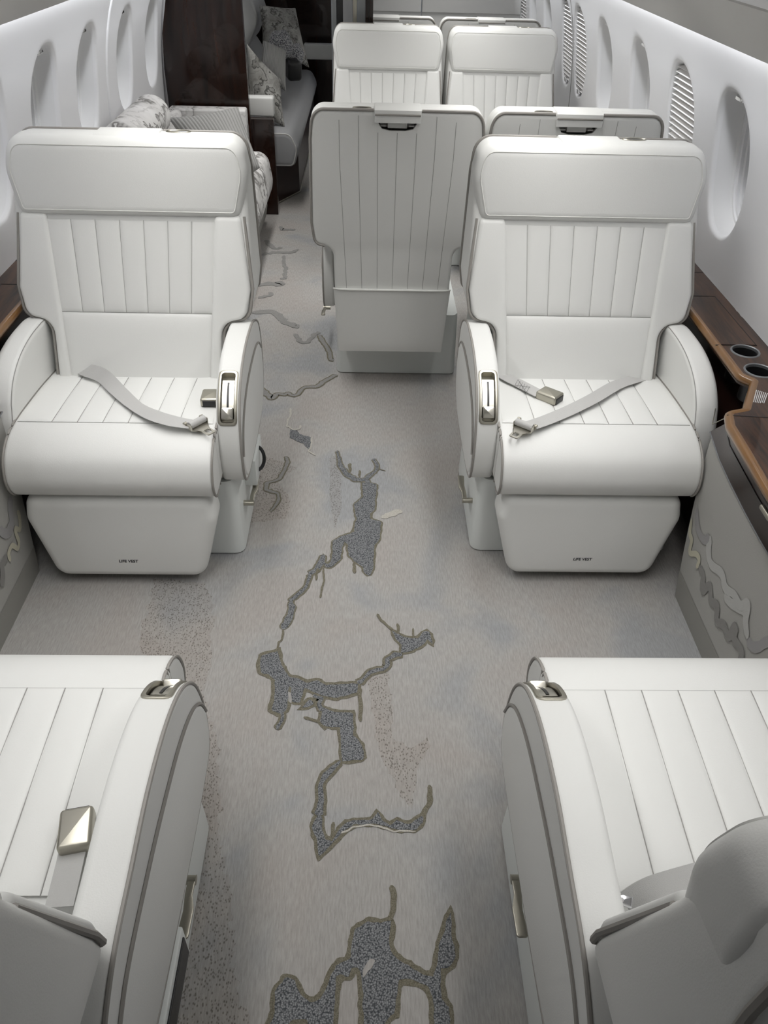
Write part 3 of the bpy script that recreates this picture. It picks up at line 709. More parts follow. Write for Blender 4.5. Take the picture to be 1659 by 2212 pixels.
crack(m6([(1210, 1145), (1255, 1070), (1250, 988)]), .012, O); crack(m6([(762, 1180), (750, 1275)]), .008, O)
crack(m6([(800, 1235), (880, 1200), (970, 1195), (1080, 1222), (1180, 1222)]), .004, 'cream')
patch(m7([(870, 425), (940, 430), (985, 415), (975, 500), (985, 570), (1010, 600), (1080, 640), (1140, 682), (1190, 685), (1205, 600), (1215, 530), (1235, 480), (1245, 420), (1268, 375), (1275, 480), (1292, 590), (1265, 640), (1222, 650), (1222, 790), (1265, 830), (1265, 960), (1190, 960), (1185, 780), (1165, 738), (1090, 700), (1020, 700), (1000, 860), (960, 890), (930, 960), (855, 960), (850, 720), (832, 645), (800, 640), (780, 690), (740, 672), (722, 690), (710, 820), (700, 960), (600, 960), (580, 890), (500, 890), (470, 960), (380, 960), (430, 860), (430, 760), (480, 688), (520, 700), (550, 770), (600, 812), (650, 790), (690, 700), (720, 632), (790, 600), (800, 500), (812, 460)]), B, O, .006)
crack(m7([(975, 420), (995, 345), (990, 255)]), .011, O); patch(m7([(850, 690), (845, 660), (885, 600), (910, 605), (890, 650)]), 'base', None, z=.0022)
for L, w in (([(70, 620), (110, 590), (180, 570), (280, 555), (450, 555), (550, 520)], .03), ([(180, 415), (240, 480), (280, 510), (370, 500)], .03), ([(350, 260), (370, 300), (420, 295), (520, 300)], .025),
             ([(390, 590), (380, 680), (405, 730), (400, 800), (400, 850), (340, 850)], .02), ([(90, 930), (200, 915), (350, 920), (330, 885)], .04), ([(20, 1240), (200, 1230), (290, 1250), (400, 1340), (500, 1390), (560, 1400)], .04),
             ([(100, 1070), (160, 1060), (230, 1040), (240, 1010)], .025), ([(520, 1480), (560, 1560), (640, 1580), (700, 1540), (740, 1490), (800, 1470)], .022)):
    crack(m4(L), w, 'grey', amp=.015)
crack(m4([(780, 1490), (850, 1600), (900, 1680), (920, 1770), (955, 1780)]), .016, 'grey', O, .004)
crack(m4([(90, 2075), (180, 2160), (250, 2210), (310, 2165), (380, 2175), (430, 2162), (500, 2185), (560, 2150), (620, 2090), (760, 2080), (860, 2010), (985, 1945)]), [.02, .025, .03, .014, .014, .014, .014, .014, .012, .02, .016, .014], 'grey', O, .004)
floor = struct(fb.build('floor', ['carpet_'+k for k in SL], recalc=False, smooth=False))

# ------------------------------------------------------------------ cabin sides with their oval windows
ZW = [.50, .55, .62, .80, 1.0, 1.16, 1.28, 1.40]; XW = [1.13, 1.135, 1.14, 1.13, 1.105, 1.065, 1.015, .955]
def wx(z):
    if z <= ZW[0]: return XW[0]
    for i in range(len(ZW)-1):
        if z <= ZW[i+1]:
            t = (z-ZW[i])/(ZW[i+1]-ZW[i]); m0 = (XW[min(i+1, 7)]-XW[max(i-1, 0)])/(ZW[min(i+1, 7)]-ZW[max(i-1, 0)]); m1 = (XW[min(i+2, 7)]-XW[i])/(ZW[min(i+2, 7)]-ZW[i]); h = ZW[i+1]-ZW[i]
            return (2*t**3-3*t**2+1)*XW[i]+(t**3-2*t**2+t)*h*m0+(-2*t**3+3*t**2)*XW[i+1]+(t**3-t**2)*h*m1
    return XW[-1]
def side_x(side, z, d=0): return (wx(z)+d) if side > 0 else -(wx(z)+.024+d)
ZC, WA, WB = .962, .138, .203
def oval(g, n=2.35, N_=64):
    out = []
    for k in range(N_):
        t = 2*PI*k/N_; c, s = math.cos(t), math.sin(t)
        out.append(((WA+g)*math.copysign(abs(c)**(2/n), c), (WB+g)*math.copysign(abs(s)**(2/n), s)))
    return out
YS = {1: [(.85, 0), (1.40, 0), (1.96, 0), (2.50, 0), (2.99, 1), (3.52, 0), (4.12, 0), (4.66, 1), (5.01, 1), (5.62, 0), (6.18, 0), (6.62, 1), (7.0, 0)],
      -1: [(.85, 0), (1.40, 0), (1.96, 0), (2.50, 0), (3.01, 0), (3.52, 0), (4.12, 0), (4.68, 0), (5.25, 0), (5.8, 0), (6.35, 0), (6.9, 0)]}
Z0, Z1 = .50, 1.40; wi = 0
for side in (1, -1):
    mb = MB(); ys = [q[0] for q in YS[side]]
    bounds = [-1.4]+[(a+c)/2 for a, c in zip(ys, ys[1:])]+[7.6]
    bounds[0] = .55
    mb.grid(lambda y, z: (side_x(side, z), y, z), [-1.4, -.5, .55], [Z0+(Z1-Z0)*k/20 for k in range(21)])
    for (yc, sh), y0, y1 in zip(YS[side], bounds, bounds[1:]):
        edge = oval(.014); rect = []
        for a, b_ in edge:
            ts = []
            if a > 1e-9: ts.append((y1-yc)/a)
            if a < -1e-9: ts.append((y0-yc)/a)
            if b_ > 1e-9: ts.append((Z1-ZC)/b_)
            if b_ < -1e-9: ts.append((Z0-ZC)/b_)
            t = min(ts); rect.append((a*t, b_*t))
        for cy in (y0-yc, y1-yc):
            for cz in (Z0-ZC, Z1-ZC):
                k = min(range(64), key=lambda k: (rect[k][0]-cy)**2+(rect[k][1]-cz)**2); rect[k] = (cy, cz)
        rs = []
        for f in (1, .8, .6, .4, .2, .06): rs.append([(e[0]+(r_[0]-e[0])*f, e[1]+(r_[1]-e[1])*f, 0) for e, r_ in zip(edge, rect)])
        for g, d in ((.014, 0), (.0095, .0012), (.0055, .004), (.002, .009), (.0, .016)): rs.append([(a, b_, d) for a, b_ in oval(g)])
        mb.rings([[(side_x(side, ZC+b_, d), yc+a, ZC+b_) for a, b_, d in r_] for r_ in rs], cap0=False, cap1=False)
        if 0:
            pass
        wi += 1; w = struct(empty('window_%d' % wi, (side_x(side, ZC), yc, ZC)))
        T = Matrix.Translation((-side_x(side, ZC), -yc, -ZC)); pt = lambda a, b_, d: (side_x(side, ZC+b_, d), yc+a, ZC+b_)
        m2 = MB(); m2.rings([[pt(a, b_, d) for a, b_ in oval(g)] for g, d in ((.0, .016), (-.005, .045), (-.011, .068), (-.015, .072), (-.022, .073))], cap0=False, cap1=False)
        m2.build('reveal', 'reveal', w, X=T, angle=30)
        m2 = MB(); m2.rings([[pt(a, b_, d) for a, b_ in oval(g)] for g, d in ((-.022, .073), (-.024, .079), (-.034, .080), (-.035, .090), (-.045, .092), (-.047, .104), (-.058, .106), (-.060, .125))], cap0=False, cap1=False)
        m2.build('frame', 'sidewall', w, X=T, angle=30)
        m2 = MB(); m2.rings([[pt(a, b_, d) for a, b_ in oval(-.058)] for d in (.118, .122)]); m2.build('pane', 'glass', w, X=T)
        if sh:
            m2 = MB(); n = 40; rows = []
            for k in range(n+1):
                b_ = -WB*.93+WB*1.90*k/n; h = (1-min(1, abs(b_)/(WB-.004))**2.35)**(1/2.35)*(WA-.001)
                d = .007 if k % 2 else .025
                rows.append([pt(a, b_, d) for a in (-h, h)])
            m2.rings(rows, cap0=False, cap1=False, closed=False); sd = m2.build('pleated_shade', 'shade', w, X=T, angle=10)
            m2 = MB(); m2.box(pt(0, -WB*.90, .008), (.02, .034, .022), bev=.004); m2.build('pull_tab', 'chrome', sd, X=T)
        else:
            m2 = MB(); m2.box(pt(0, WB-.014, .030), (.030, .052, .016), bev=.005); m2.build('latch', 'chrome', w, X=T)
    w_ = struct(mb.build('wall_right' if side > 0 else 'wall_left', 'sidewall', angle=60))
    # valance hiding the light cove, and the panel above it
    mb = MB()
    prof = [(.960, 1.299), (.969, 1.295), (.977, 1.303), (.968, 1.312), (.912, 1.375), (.90, 1.405), (.958, 1.403), (.985, 1.43), (.845, 1.432), (.845, 1.418), (.925, 1.338)]
    yy_ = [-1.4, 7.6]
    mb.rings([[((a if side > 0 else -a-.024), y, b_) for a, b_ in prof] for y in yy_], closed=True)
    struct(mb.build('trim_%d' % (1 if side > 0 else 2), 'valance', angle=25))
    mb = MB(); mb.rings([[((a if side > 0 else -a-.024), y, b_) for a, b_ in [(.838, 1.424), (.55, 1.60), (.55, 1.62), (.86, 1.44)]] for y in yy_])
    struct(mb.build('trim_%d' % (3 if side > 0 else 4), 'sidewall', angle=25))
# wall joints
mb = MB()
for y, m_ in ((3.80, 0), ): mb.tube([(side_x(-1, z, -.001), y, z) for z in [.5+.9*k/30 for k in range(31)]], .007, seg=8)
struct(mb.build('trim_5', 'sidewall'))
mb = MB(); mb.tube([(side_x(1, z, .001), 4.838, z) for z in [.5+.9*k/30 for k in range(31)]], .0035, seg=6); struct(mb.build('trim_6', 'band_dark'))
# outer lower sides, ceiling and ends
for side, nm in ((1, 'trim_7'), (-1, 'trim_8')):
    mb = MB(); X0 = wx(.5) if side > 0 else -(wx(.5)+.024)
    mb.box((X0+side*.01, 3.1, .25), (.02, 9.0, .50)); struct(mb.build(nm, 'dado_kick'))
mb = MB(); mb.grid(lambda y, t: (-.012+.56*math.sin(t), y, 1.60+.25*math.cos(t)), [-1.4, 7.6], [-PI/2+PI*k/16 for k in range(17)])
struct(mb.build('ceiling', 'ceiling'))
mb = MB(); mb.box((0, -1.42, .95), (2.5, .04, 1.95)); struct(mb.build('wall_near', 'ceiling'))

# ------------------------------------------------------------------ side consoles
LZ = .62
def console(side, root):
    m_ = (lambda p: V(*p)) if side > 0 else (lambda p: V(-.030-p[0], p[1], p[2]))
    e = lambda u, v: (Zp(u, v, LZ).x, Zp(u, v, LZ).y)
    jog = [e(1599, 808), e(1630, 821), e(1612, 884), e(1574, 891)]
    YE = 4.62 if side > 0 else 2.88; XO = 1.1395 if side > 0 else 1.133
    pin = [(1.0, YE, 0), (.999, 2.2, 0), jog[0]+(.025,), jog[1]+(.012,), jog[2]+(.012,), jog[3]+(.02,), e(1578, 918)+(0,), e(1610, 970)+(0,), e(1659, 1055)+(0,), (.862, .9, 0), (.868, -.5, 0)]
    ol = rpoly(pin+[(XO, -.5, 0), (XO, YE, 0)], 6)
    mb = MB(); mb.rings([[m_((a, b_, z)) for a, b_ in ol] for z in (LZ-.028, LZ)])
    top = mb.build('ledge_top', 'ledge_wood', root)
    cups = [Zp(1610, 759, LZ), Zp(1640, 801, LZ)] if side > 0 else []
    for c in cups:
        mb = MB(); mb.lathe([(.0355, -.05), (.0355, .05)], (c.x, c.y, LZ), 40); cut = mb.build('cutter', 'black', root); boolean(top, cut)
        mb = MB(); mb.lathe([(.0352, .0), (.0345, -.012), (.0325, -.085), (0.0005, -.088)], (c.x, c.y, LZ), 40, cap=False); h = mb.build('cup_holder', 'black', root)
        mb = MB(); mb.lathe([(.0345, -.006), (.0348, .0012), (.0365, .0028), (.0392, .0022), (.0405, .0)], (c.x, c.y, LZ), 48, cap=False); mb.build('rim', 'chrome' if 0 else 'grey_metal', h)
    path = [p for p in ol[:-2]]
    mb = MB(); mb.tube([m_((a+.004, b_, LZ-.010)) for a, b_ in path], .0125, seg=10); mb.build('edge_band', 'edge_wood', root, angle=60)
    # dark front face under the far part of the ledge
    k = max(i for i, p in enumerate(path) if p[1] > 1.63 and p[0] > .94)
    far = [p for i, p in enumerate(path) if i <= k]
    mb = MB(); mb.grid(lambda i, z: m_((far[int(i)][0]+.05, far[int(i)][1], z)), list(range(len(far))), [0.02, LZ-.02]); mb.build('front_face', 'dark_wood_face', root)
    # storage lid and joints
    lid = [(1.004, 2.318), (1.106, 2.318), (1.106, 1.985), (1.004, 1.985)]
    mb = MB(); mb.rings([[m_((a, b_, z)) for a, b_ in lid] for z in (LZ-.004, LZ+.0012)]); ld = mb.build('storage_lid', 'ledge_wood', root)
    mb = MB(); mb.tube([m_((a, b_, LZ+.0004)) for a, b_ in [(.99, 2.322), (1.108, 2.322), (1.108, 1.981), (.99, 1.981)]], .0016, seg=5); mb.build('lid_gap', 'black', ld)
    mb = MB(); mb.tube([m_((a, 2.52, LZ+.0002)) for a in (.995, 1.138)], .0012, seg=5); mb.build('ledge_joint', 'black', root)
    if side > 0:
        mb = MB(); mb.tube([m_((Zp(1574, 897, LZ).x-.004, Zp(1574, 897, LZ).y, LZ+.0002)), m_((1.138, Zp(1590, 893, LZ).y-.03, LZ+.0002))], .0013, seg=5); mb.build('leaf_joint', 'black', root)
    else:
        mb = MB(); mb.box(m_((1.07, 2.78, LZ+.003)), (.13, .02, .006), bev=.001); mb.build('ledge_strip', 'black', root)
    # fascia of the near cabinet and the fabric dado below it
    xd = .920 if side > 0 else -.968
    near = [p for i, p in enumerate(path) if i > k]
    yt = [1.71, 1.66, 1.62, 1.53, 1.447, 1.36, 1.0, -.5]; zt = [.497, .480, .468, .458, .451, .446, .44, .44]
    tp = resample([Vector(p) for p in near], 24, closed=False); tp[0] = Vector((near[0][0], near[0][1]))
    def low(y):
        if y >= yt[0]: return zt[0]
        for i in range(len(yt)-1):
            if y >= yt[i+1]: f = (yt[i]-y)/(yt[i]-yt[i+1]); return zt[i]+(zt[i+1]-zt[i])*f
        return zt[-1]
    def fs(i, f):
        p = tp[int(i)]; a = m_((p.x+.012, p.y, LZ-.02)); yb = p.y+(.10 if side > 0 else .155)*(1-int(i)/23)
        b_ = V(xd, yb, low(yb)); q_ = a.lerp(b_, f); return q_
    mb = MB(); mb.grid(fs, list(range(24)), [0, .33, .34, .36, .37, 1]); fa = mb.build('fascia', 'dark_wood_face', root)
    mb = MB(); mb.tube([fs(i, .35)+V(-.001*side, 0, 0) for i in range(24)], .0012, seg=5); mb.build('drawer_joint', 'black', fa)
    mb = MB(); mb.tube([fs(i, 1.0) for i in range(24)], .0022, seg=7); mb.build('trim_strip', 'grey_metal', fa)
    dm = MB(); nn = 26
    def dp(t, w, off=0):     # t along towards the camera, w up
        y1 = (1.705-.105*(1-w)**1.4) if side > 0 else (1.76-.075*(1-w)**1.4); y = y1+(-.5-y1)*t; return V(xd-off*side, y, (.075 if 0 else 0)+w*low(y))
    ts = [(i/nn)**1.6 for i in range(nn+1)]
    dm.grid(lambda t, w: dp(t, w), ts, [0, .15, .3, .45, .6, .75, .9, 1])
    dm.grid(lambda s_, w: V(xd+side*.16*s_, dp(0, w).y+.03*math.sin(s_*PI/2), w*low(1.7)), [0, .15, .4, 1], [0, .15, .3, .45, .6, .75, .9, 1])
    # kick strip
    dm.grid(lambda t, w: dp(t, w, .0012), ts, [0, .1, .175], 1)
    # appliqued wave bands
    pass
    def band(pix, w, mi, s5):
        P = []
        for x, y in pix:
            u, v = s5(x, y); p = Xp(u, v, xd); P.append(Vector((p.y, p.z)))
        S_ = spline(P, 6); n = len(S_); vs = []; fs_ = []
        T_ = []
        for i in range(n):
            t = S_[min(i+1, n-1)]-S_[max(i-1, 0)]; T_.append(t.normalized() if t.length > 1e-9 else Vector((1, 0)))
        for i, p in enumerate(S_):
            t = T_[i]; q_ = Vector((-t.y, t.x)); h = w/2*(1+.3*noise.noise(V(p.x*30, p.y*30, 2)))
            ds = max(1e-5, (S_[min(i+1, n-1)]-S_[max(i-1, 0)]).length); dth = math.atan2(T_[max(i-1, 0)].x*T_[min(i+1, n-1)].y-T_[max(i-1, 0)].y*T_[min(i+1, n-1)].x, T_[max(i-1, 0)].dot(T_[min(i+1, n-1)]))
            r_ = .75*ds/max(1e-6, abs(dth)); hl = min(h, r_) if dth > 0 else h; hr = min(h, r_) if dth < 0 else h
            e_ = min(1, .35+i/3, .35+(n-1-i)/3)
            D = .0014+mi*.0002+i*2e-5; vs.append((xd-side*D, p.x+q_.x*hl*e_, p.y+q_.y*hl*e_)); vs.append((xd-side*D, p.x-q_.x*hr*e_, p.y-q_.y*hr*e_))
            if i: fs_.append((2*i-2, 2*i-1, 2*i+1, 2*i))
        dm.add(vs, fs_, mi)
    if side > 0:
        s5 = lambda x, y: (960+x*.4213, 600+y*.4213)
        band([(1297, 1180), (1298, 1260), (1315, 1320), (1340, 1345), (1362, 1322)], .026, 2, s5)
        band([(1368, 1325), (1358, 1400), (1372, 1470), (1425, 1515), (1445, 1590), (1490, 1625), (1520, 1680), (1560, 1672), (1550, 1760), (1560, 1850)], .026, 3, s5)
        band([(1440, 1620), (1470, 1665), (1530, 1700), (1548, 1720)], .028, 3, s5)
        band([(1555, 1850), (1580, 1890), (1615, 1892), (1659, 1868), (1720, 1900)], .026, 2, s5)
        band([(1272, 1235), (1262, 1310), (1272, 1345), (1262, 1408), (1298, 1418), (1310, 1450), (1297, 1490)], .018, 4, s5)
        band([(1308, 1478), (1330, 1530), (1328, 1600), (1365, 1580), (1372, 1655), (1402, 1685), (1402, 1760), (1440, 1785), (1462, 1840), (1498, 1790), (1492, 1850), (1530, 1915), (1520, 1990)], .026, 5, s5)
    else:
        s5 = lambda x, y: (x*.172, 1040+y*.172)
        band([(130, 180), (122, 350), (142, 500), (100, 630), (40, 650), (-20, 590)], .03, 2, s5)
        band([(208, 360), (236, 450), (240, 600), (186, 590), (192, 660), (226, 760), (208, 840), (140, 805), (95, 905), (120, 1000)], .016, 4, s5)
        band([(80, 930), (40, 1010), (14, 1060), (26, 1200), (4, 1320)], .024, 5, s5)
    dm.build('dado_panel', ['dado_fabric', 'dado_kick', 'band_grey', 'band_pale', 'band_cream', 'band_dark'], root, recalc=False, smooth=False)
    if side > 0:
        # tiny printed placard by the cup holders: rows of fine white print
        mb = MB(); rnd = random.Random(3)
        for r_ in range(7):
            c0 = Zp(1634+r_*3.9, 843+r_*1.2, LZ); c1 = Zp(1627.5+r_*3.7, 869+r_*.4, LZ); t = 0
            while t < .97:
                l = rnd.uniform(.05, .13); a = c0.lerp(c1, t); c = c0.lerp(c1, min(1, t+l)); mb.tube([a+V(0, 0, .0004), c+V(0, 0, .0004)], .0013, seg=4); t += l+.035
        mb.build('placard_print', 'white_ink', root)
        # metal-framed pocket under the notch of the ledge
        mb = MB(); c0 = Zp(1614, 850, LZ-.03); c1 = Zp(1604, 886, LZ-.03)
        mb.tube([c0, c1], .0022, seg=6); mb.tube([c1, c1+V(-.06, .01, -.05), c0+V(-.06, .02, -.06)], .0015, seg=6); mb.build('pocket_frame', 'nickel_light', root)
        mb = MB(); c = Zp(1655, 1108, .57); mb.box(c, (.012, .05, .012), bev=.004); mb.build('drawer_latch', 'nickel', fa)
rc = empty('side_console', (0, 0, 0)); tag(rc, 'dark glossy wood ledge with two cup holders along the right cabin wall', 'console')
console(1, rc)
lc = empty('side_console', (0, 0, 0)); tag(lc, 'dark glossy wood ledge along the left cabin wall beside the left single seat', 'console')
console(-1, lc)

# ------------------------------------------------------------------ marbled sofa behind the left seat
def capsule(mb, a, c, r, mi=0, seg=20, n=6, sq=1.0, endk=.55):
    a = Vector(a); c = Vector(c); d = (c-a); L = d.length; d.normalize(); path = []; rad = []
    for k in range(n+1): t = k/n*PI/2; path.append(a-d*r*endk*math.cos(t)+d*r*endk); rad.append(max(.001, r*math.sin(t)))
    for k in range(n+1): t = PI/2-k/n*PI/2; path.append(c-d*r*endk+d*r*endk*math.cos(t)); rad.append(max(.001, r*math.sin(t)))
    mb.tube(path, rad, mi, seg=seg, sq=sq)
so = empty('sofa', (-.85, 3.9, 0)); tag(so, 'white and grey marbled wall sofa behind the left single seat', 'sofa')
T = Matrix.Translation((.85, -3.9, 0))
mb = MB(); ol = rpoly([(-1.10, .03, .01), (-.62, .03, .02), (-.60, .14, .03), (-1.10, .14, .01)], 4); slab(mb, ol, lambda a, b_, s: (a, 2.95+s, b_), 1.86, .01, .01, n=2); mb.build('base', 'dado_kick', so, X=T)
mb = MB(); ol = rpoly([(-1.12, .14, .01), (-.60, .14, .06), (-.548, .26, .14), (-.575, .43, .07), (-1.12, .43, .01)], 7)
slab(mb, ol, lambda a, b_, s: (a, 2.95+s, b_), 1.80, .05, .05, n=5); mb.build('seat_cushion', 'marble_light', so, X=T)
for y0, y1 in ((2.98, 3.56), (3.57, 4.24)):
    mb = MB(); capsule(mb, (-1.066, y0, .715), (-1.066, y1, .715), .092, seg=24); mb.build('back_bolster', 'marble_light', so, X=T)
mb = MB(); ol = rpoly([(-1.12, .42, .01), (-1.0, .42, .03), (-1.04, .64, .03), (-1.12, .64, .01)], 4); slab(mb, ol, lambda a, b_, s: (a, 2.96+s, b_), 1.78, .03, .03, n=3); mb.build('backrest', 'marble_light', so, X=T)
mb = MB(); ol = rpoly([(-1.12, .20, .01), (-.69, .20, .01), (-.69, .628, .012), (-1.12, .628, .01)], 4); slab(mb, ol, lambda a, b_, s: (a, 4.76+s, b_), .10, .012, .012, n=3); mb.build('end_panel', 'marble_light', so, X=T)

def pillow(name, cs, th, mat, label, group=None, pinch=.10, sag=None):
    """cs: four corner points in order round the pillow"""
    cs = [Vector(c) for c in cs]; ctr = sum(cs, V(0, 0, 0))/4; nr = (cs[2]-cs[0]).cross(cs[3]-cs[1]).normalized(); n = 20
    vs = []; uvs = []; fs = []
    for sgn in (1, -1):
        o = len(vs)
        for i in range(n+1):
            for j in range(n+1):
                u = math.sin((i/n*2-1)*PI/2); w = math.sin((j/n*2-1)*PI/2)
                pu = u*(1-(sag if sag and u < 0 else pinch)*(1-w*w)); pw = w*(1-pinch*(1-u*u))
                p = (cs[0]*(1-pu)*(1-pw)+cs[1]*(1+pu)*(1-pw)+cs[2]*(1+pu)*(1+pw)+cs[3]*(1-pu)*(1+pw))/4
                h = th/2*max(0, (1-u*u)*(1-w*w))**.42*(1+.12*noise.noise(V(pu*2, pw*2, sgn*3)))
                vs.append(p+nr*h*sgn-ctr); uvs.append((pu*.5+.5, pw*.5+.5))
        for i in range(n):
            for j in range(n):
                q_ = (o+i*(n+1)+j, o+(i+1)*(n+1)+j, o+(i+1)*(n+1)+j+1, o+i*(n+1)+j+1); fs.append(q_ if sgn > 0 else q_[::-1])
    me = bpy.data.meshes.new(name); me.from_pydata([tuple(v) for v in vs], [], fs); me.materials.append(MAT[mat])
    uvl = me.uv_layers.new(name='UVMap')
    for l in me.loops: uvl.data[l.index].uv = uvs[l.vertex_index]
    me.polygons.foreach_set('use_smooth', [True]*len(me.polygons))
    o = bpy.data.objects.new(name, me); C.objects.link(o); o.location = ctr; tag(o, label, 'pillow', group); return o
pillow('throw_pillow', [Yp(362, 254, 4.35), Yp(480, 420, 4.05), Yp(562, 362, 4.20), Yp(515, 231, 4.45)], .15, 'corduroy', 'grey ribbed pillow leaning on the marbled sofa behind the left seat', pinch=.05, sag=.12)

# ------------------------------------------------------------------ wooden partition, divan and the aft end
pb = MB(); 
ol = [(Yp(358, -60, 4.93).x, 1.24), (-1.085, 1.12), (-1.125, .97), (-1.14, .80), (-1.142, .62), (-1.142, .30), (-.685, .30), (-.683, 1.24)]
pb.rings([[(a, y, b_) for a, b_ in ol] for y in (4.90, 4.945)]); 
pb.rings([[(a, y, b_) for a, b_ in [(-1.142, .002), (-.56, .002), (-.556, .545), (-1.142, .545)]] for y in (4.948, 5.0)])
part = tag(pb.build('partition', 'panel_wood', angle=20), 'glossy dark wood partition panel between the marbled sofa and the divan', 'partition')
dv = empty('divan', (-.8, 6.1, 0)); tag(dv, 'long grey divan bench aft of the dark wood partition, piled with pillows', 'divan'); T = Matrix.Translation((.8, -6.1, 0))
mb = MB(); ol = [(-1.1, 5.03), (-.585, 5.03), (-.585, 5.16), (-.46, 5.42), (-.46, 7.2), (-1.1, 7.2)]; mb.rings([[(a, b_, z) for a, b_ in ol] for z in (.003, .25)]); ba = mb.build('base', 'dark_wood_face', dv, X=T, angle=20)
mb = MB(); mb.tube([(a, b_, .006) for a, b_ in [(-.583, 5.16), (-.457, 5.42), (-.457, 7.2)]], .005, seg=6); mb.build('base_trim', 'nickel', ba, X=T)
mb = MB(); ol = rpoly([(-1.1, .252, .01), (-.455, .252, .04), (-.425, .36, .08), (-.47, .452, .06), (-1.1, .452, .01)], 6); slab(mb, ol, lambda a, b_, s: (a, 5.06+s, b_), 2.12, .03, .03, n=4); cu_ = mb.build('seat_cushion', 'grey_fabric', dv, X=T)
mb = MB(); mb.tube([(a, 5.068, b_) for a, b_ in inset(ol, .012) if b_ > .254], .005, seg=6); mb.build('piping', 'webbing', cu_, X=T)
for y0, y1 in ((5.1, 5.78), (5.79, 6.47), (6.48, 7.16)):
    mb = MB(); ol = rpoly([(-1.1, .45, .02), (-.86, .45, .06), (-.82, .58, .10), (-.90, .70, .06), (-1.1, .70, .02)], 6); slab(mb, ol, lambda a, b_, s: (a, y0+s, b_), y1-y0, .05, .05, n=4); mb.build('back_cushion', 'bulkhead_leather', dv, X=T)
    mb = MB(); ol = rpoly([(-1.1, .69, .02), (-.88, .69, .06), (-.79, .86, .13), (-.86, 1.05, .08), (-1.1, 1.05, .02)], 6); slab(mb, ol, lambda a, b_, s: (a, y0+s, b_), y1-y0, .05, .05, n=4); mb.build('head_cushion', 'bulkhead_leather', dv, X=T)
mb = MB(); mb.box((-.80, 5.046, .597), (.485, .075, .105), bev=.012); mb.build('arm_pad', 'leather', dv, X=T)
a0 = Yp(664, 95, 7.22); a1 = Yp(712, 130, 7.22)
mb = MB(); mb.box(((a0.x+a1.x)/2, 7.26, (a0.z+a1.z)/2), (a1.x-a0.x+.06, .08, a0.z-a1.z), bev=.01); mb.build('far_arm_pad', 'leather', dv, X=T)
pillow('throw_pillow', [Yp(533, 94, 5.30), Yp(532, 240, 5.24), Yp(616, 276, 5.20), Yp(606, 172, 5.40)], .13, 'marble_grey', 'marbled grey pillow at the near end of the divan, against its white arm pad', 'pillows on the divan')
pillow('throw_pillow', [Yp(560, 12, 6.55), Yp(566, 100, 6.35), Yp(668, 146, 6.40), Yp(638, 17, 6.75)], .15, 'marble_grey', 'marbled grey pillow at the far end of the divan, standing on two corners', 'pillows on the divan')
pillow('throw_pillow', [Yp(568, 88, 5.75), Yp(560, 150, 5.62), Yp(618, 198, 5.58), Yp(618, 110, 5.80)], .14, 'corduroy', 'plain grey ribbed pillow between the two marbled pillows on the divan', 'pillows on the divan')
def lump(name, c, r, mat, label, cat, amp=.12):
    mb = MB(); n = 14
    def fn(t, p):
        d = V(math.sin(p)*math.cos(t), math.sin(p)*math.sin(t), math.cos(p)); k = 1+amp*noise.noise(d*2+Vector(c)); return V(d.x*r[0], d.y*r[1], d.z*r[2])*k
    mb.grid(fn, [2*PI*k/20 for k in range(20)], [PI*k/n for k in range(n+1)], cu=True)
    o = mb.build(name, mat); o.location = c; return tag(o, label, cat)
lump('plush_cushion', Yp(606, 98, 6.05), (.085, .06, .09), 'boucle', 'speckled grey boucle ball pillow, upper one on the divan', 'pillow')
lump('plush_cushion', Yp(638, 118, 6.25), (.06, .05, .07), 'boucle', 'small speckled boucle ball in front of the far marbled pillow', 'pillow')
p = Yp(633, 150, 6.02)
mb = MB(); mb.box((0, 0, 0), (.10, .13, .12), bev=.025); o = mb.build('pouch', 'black'); o.location = p; o.rotation_euler = (.1, 0, .35); tag(o, 'small black pouch lying on the grey divan seat', 'pouch')
# aft wall and door zone
W7 = 7.46
def ybox(u0, u1, y, z0, z1, t, name, mat, par=None):
    a = Yp(u0, 30, y).x; c = Yp(u1, 30, y).x; mb = MB(); mb.box(((a+c)/2, y+t/2, (z0+z1)/2), (c-a, t, z1-z0), bev=.002); return mb.build(name, mat, par)
xa = Yp(716, 60, W7).x
mb = MB(); mb.box(((-1.16+xa)/2, W7+.02, .93), (xa+1.16, .04, 1.86)); struct(mb.build('wall_back', 'panel_wood'))
YD = 4.93
dvd = empty('divider', (-.08, YD, 0)); tag(dvd, 'slim floor to ceiling divider behind the far left seat, ending in a brown wood post', 'divider')
TD = Matrix.Translation((.08, -YD, 0))
def dbox(u0, u1, y, z0, z1, t, name, mat, par):
    a = Yp(u0, 30, y).x; c = Yp(u1, 30, y).x; mb = MB(); mb.box(((a+c)/2, y+t/2, (z0+z1)/2), (c-a, t, z1-z0), bev=.002); return mb.build(name, mat, par, X=TD)
dbox(716, 727, YD, .003, 1.84, .035, 'metal_jamb', 'grey_metal', dvd)
dbox(727, 741, YD+.005, .003, 1.84, .03, 'dark_panel', 'black', dvd)
dbox(741, 762, YD, .003, 1.0, .035, 'padded_panel', 'grey_fabric', dvd)
dbox(741, 762, YD, 1.002, 1.84, .035, 'padded_panel', 'grey_fabric', dvd)
dbox(762, 771, YD+.003, .003, 1.84, .03, 'polished_strip', 'nickel', dvd)
dbox(771, 790, YD, .003, 1.0, .035, 'padded_panel', 'grey_metal', dvd)
dbox(771, 790, YD, 1.002, 1.84, .035, 'padded_panel', 'grey_metal', dvd)
po = dbox(790, 806, YD-.008, .003, 1.84, .045, 'post', 'panel_wood', dvd)
xg = Yp(797.5, 30, YD).x
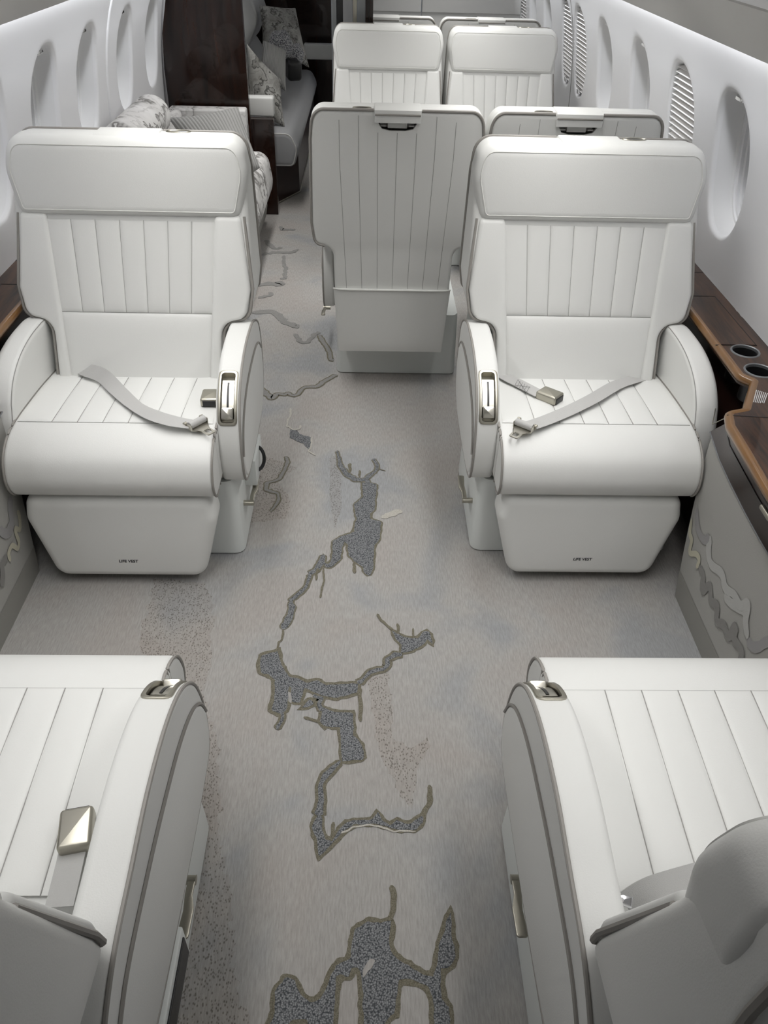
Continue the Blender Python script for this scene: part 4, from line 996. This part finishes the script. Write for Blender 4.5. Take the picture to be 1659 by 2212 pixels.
mb = MB(); mb.box((xg, YD-.009, .92), (.003, .003, 1.82)); mb.build('groove', 'black', po, X=TD)
W6 = 6.75; a = Yp(760, 20, W6).x; s_ = Yp(911, 10, W6).x; c = 1.12
for x0, x1, n_ in ((a, s_-.003, 'wall_aft_left'), (s_+.003, c, 'wall_aft_right')):
    mb = MB(); zb = Yp(950, 28, W6).z
    mb.box(((x0+x1)/2, W6+.02, (zb+1.8)/2), (x1-x0, .04, 1.8-zb), bev=.006); mb.box(((x0+x1)/2, W6+.03, zb/2), (x1-x0, .03, zb), bev=.002); struct(mb.build(n_, 'bulkhead_leather'))

# ------------------------------------------------------------------ light: coves along both sides and the ceiling washes
def area(name, loc, size, size_y, power, d, col=(1, 1, 1)):
    L = bpy.data.lights.new(name, 'AREA'); L.shape = 'RECTANGLE'; L.size = size; L.size_y = size_y; L.energy = power; L.color = col
    o = bpy.data.objects.new(name, L); C.objects.link(o); o.location = loc
    o.rotation_euler = Vector(d).to_track_quat('-Z', 'Y').to_euler(); return o
for s in (1, -1):
    x = .945 if s > 0 else -.969
    o = area('cove_light', (x, 3.1, 1.385), .022, 8.2, 27, (0, 0, -1), (.93, .955, 1.0))
    dz = Vector((s*.40, 0, -.92)).normalized(); ax_y = V(0, 1, 0); ax_z = -dz; ax_x = ax_y.cross(ax_z)
    o.rotation_euler = Matrix((ax_x, ax_y, ax_z)).transposed().to_euler()
    y0, y1 = (.45, 6.6) if s > 0 else (.45, 5.2)
    c = area('ceiling_light', (s*.50-.012, (y0+y1)/2, 1.60), .16, y1-y0, 3.55*(y1-y0), (0, 0, -1), (1, .99, .97))
    c.rotation_euler = (0, 0, 0); c.data.spread = math.radians(110)
wd = bpy.data.worlds.new('world'); bpy.context.scene.world = wd; wd.use_nodes = True
wd.node_tree.nodes['Background'].inputs[0].default_value = (.75, .8, .9, 1); wd.node_tree.nodes['Background'].inputs[1].default_value = .15
sc = bpy.context.scene
sc.view_settings.view_transform = 'Standard'; sc.view_settings.look = 'None'; sc.view_settings.gamma = 1; sc.view_settings.exposure = 0
sc.view_settings.use_curve_mapping = False
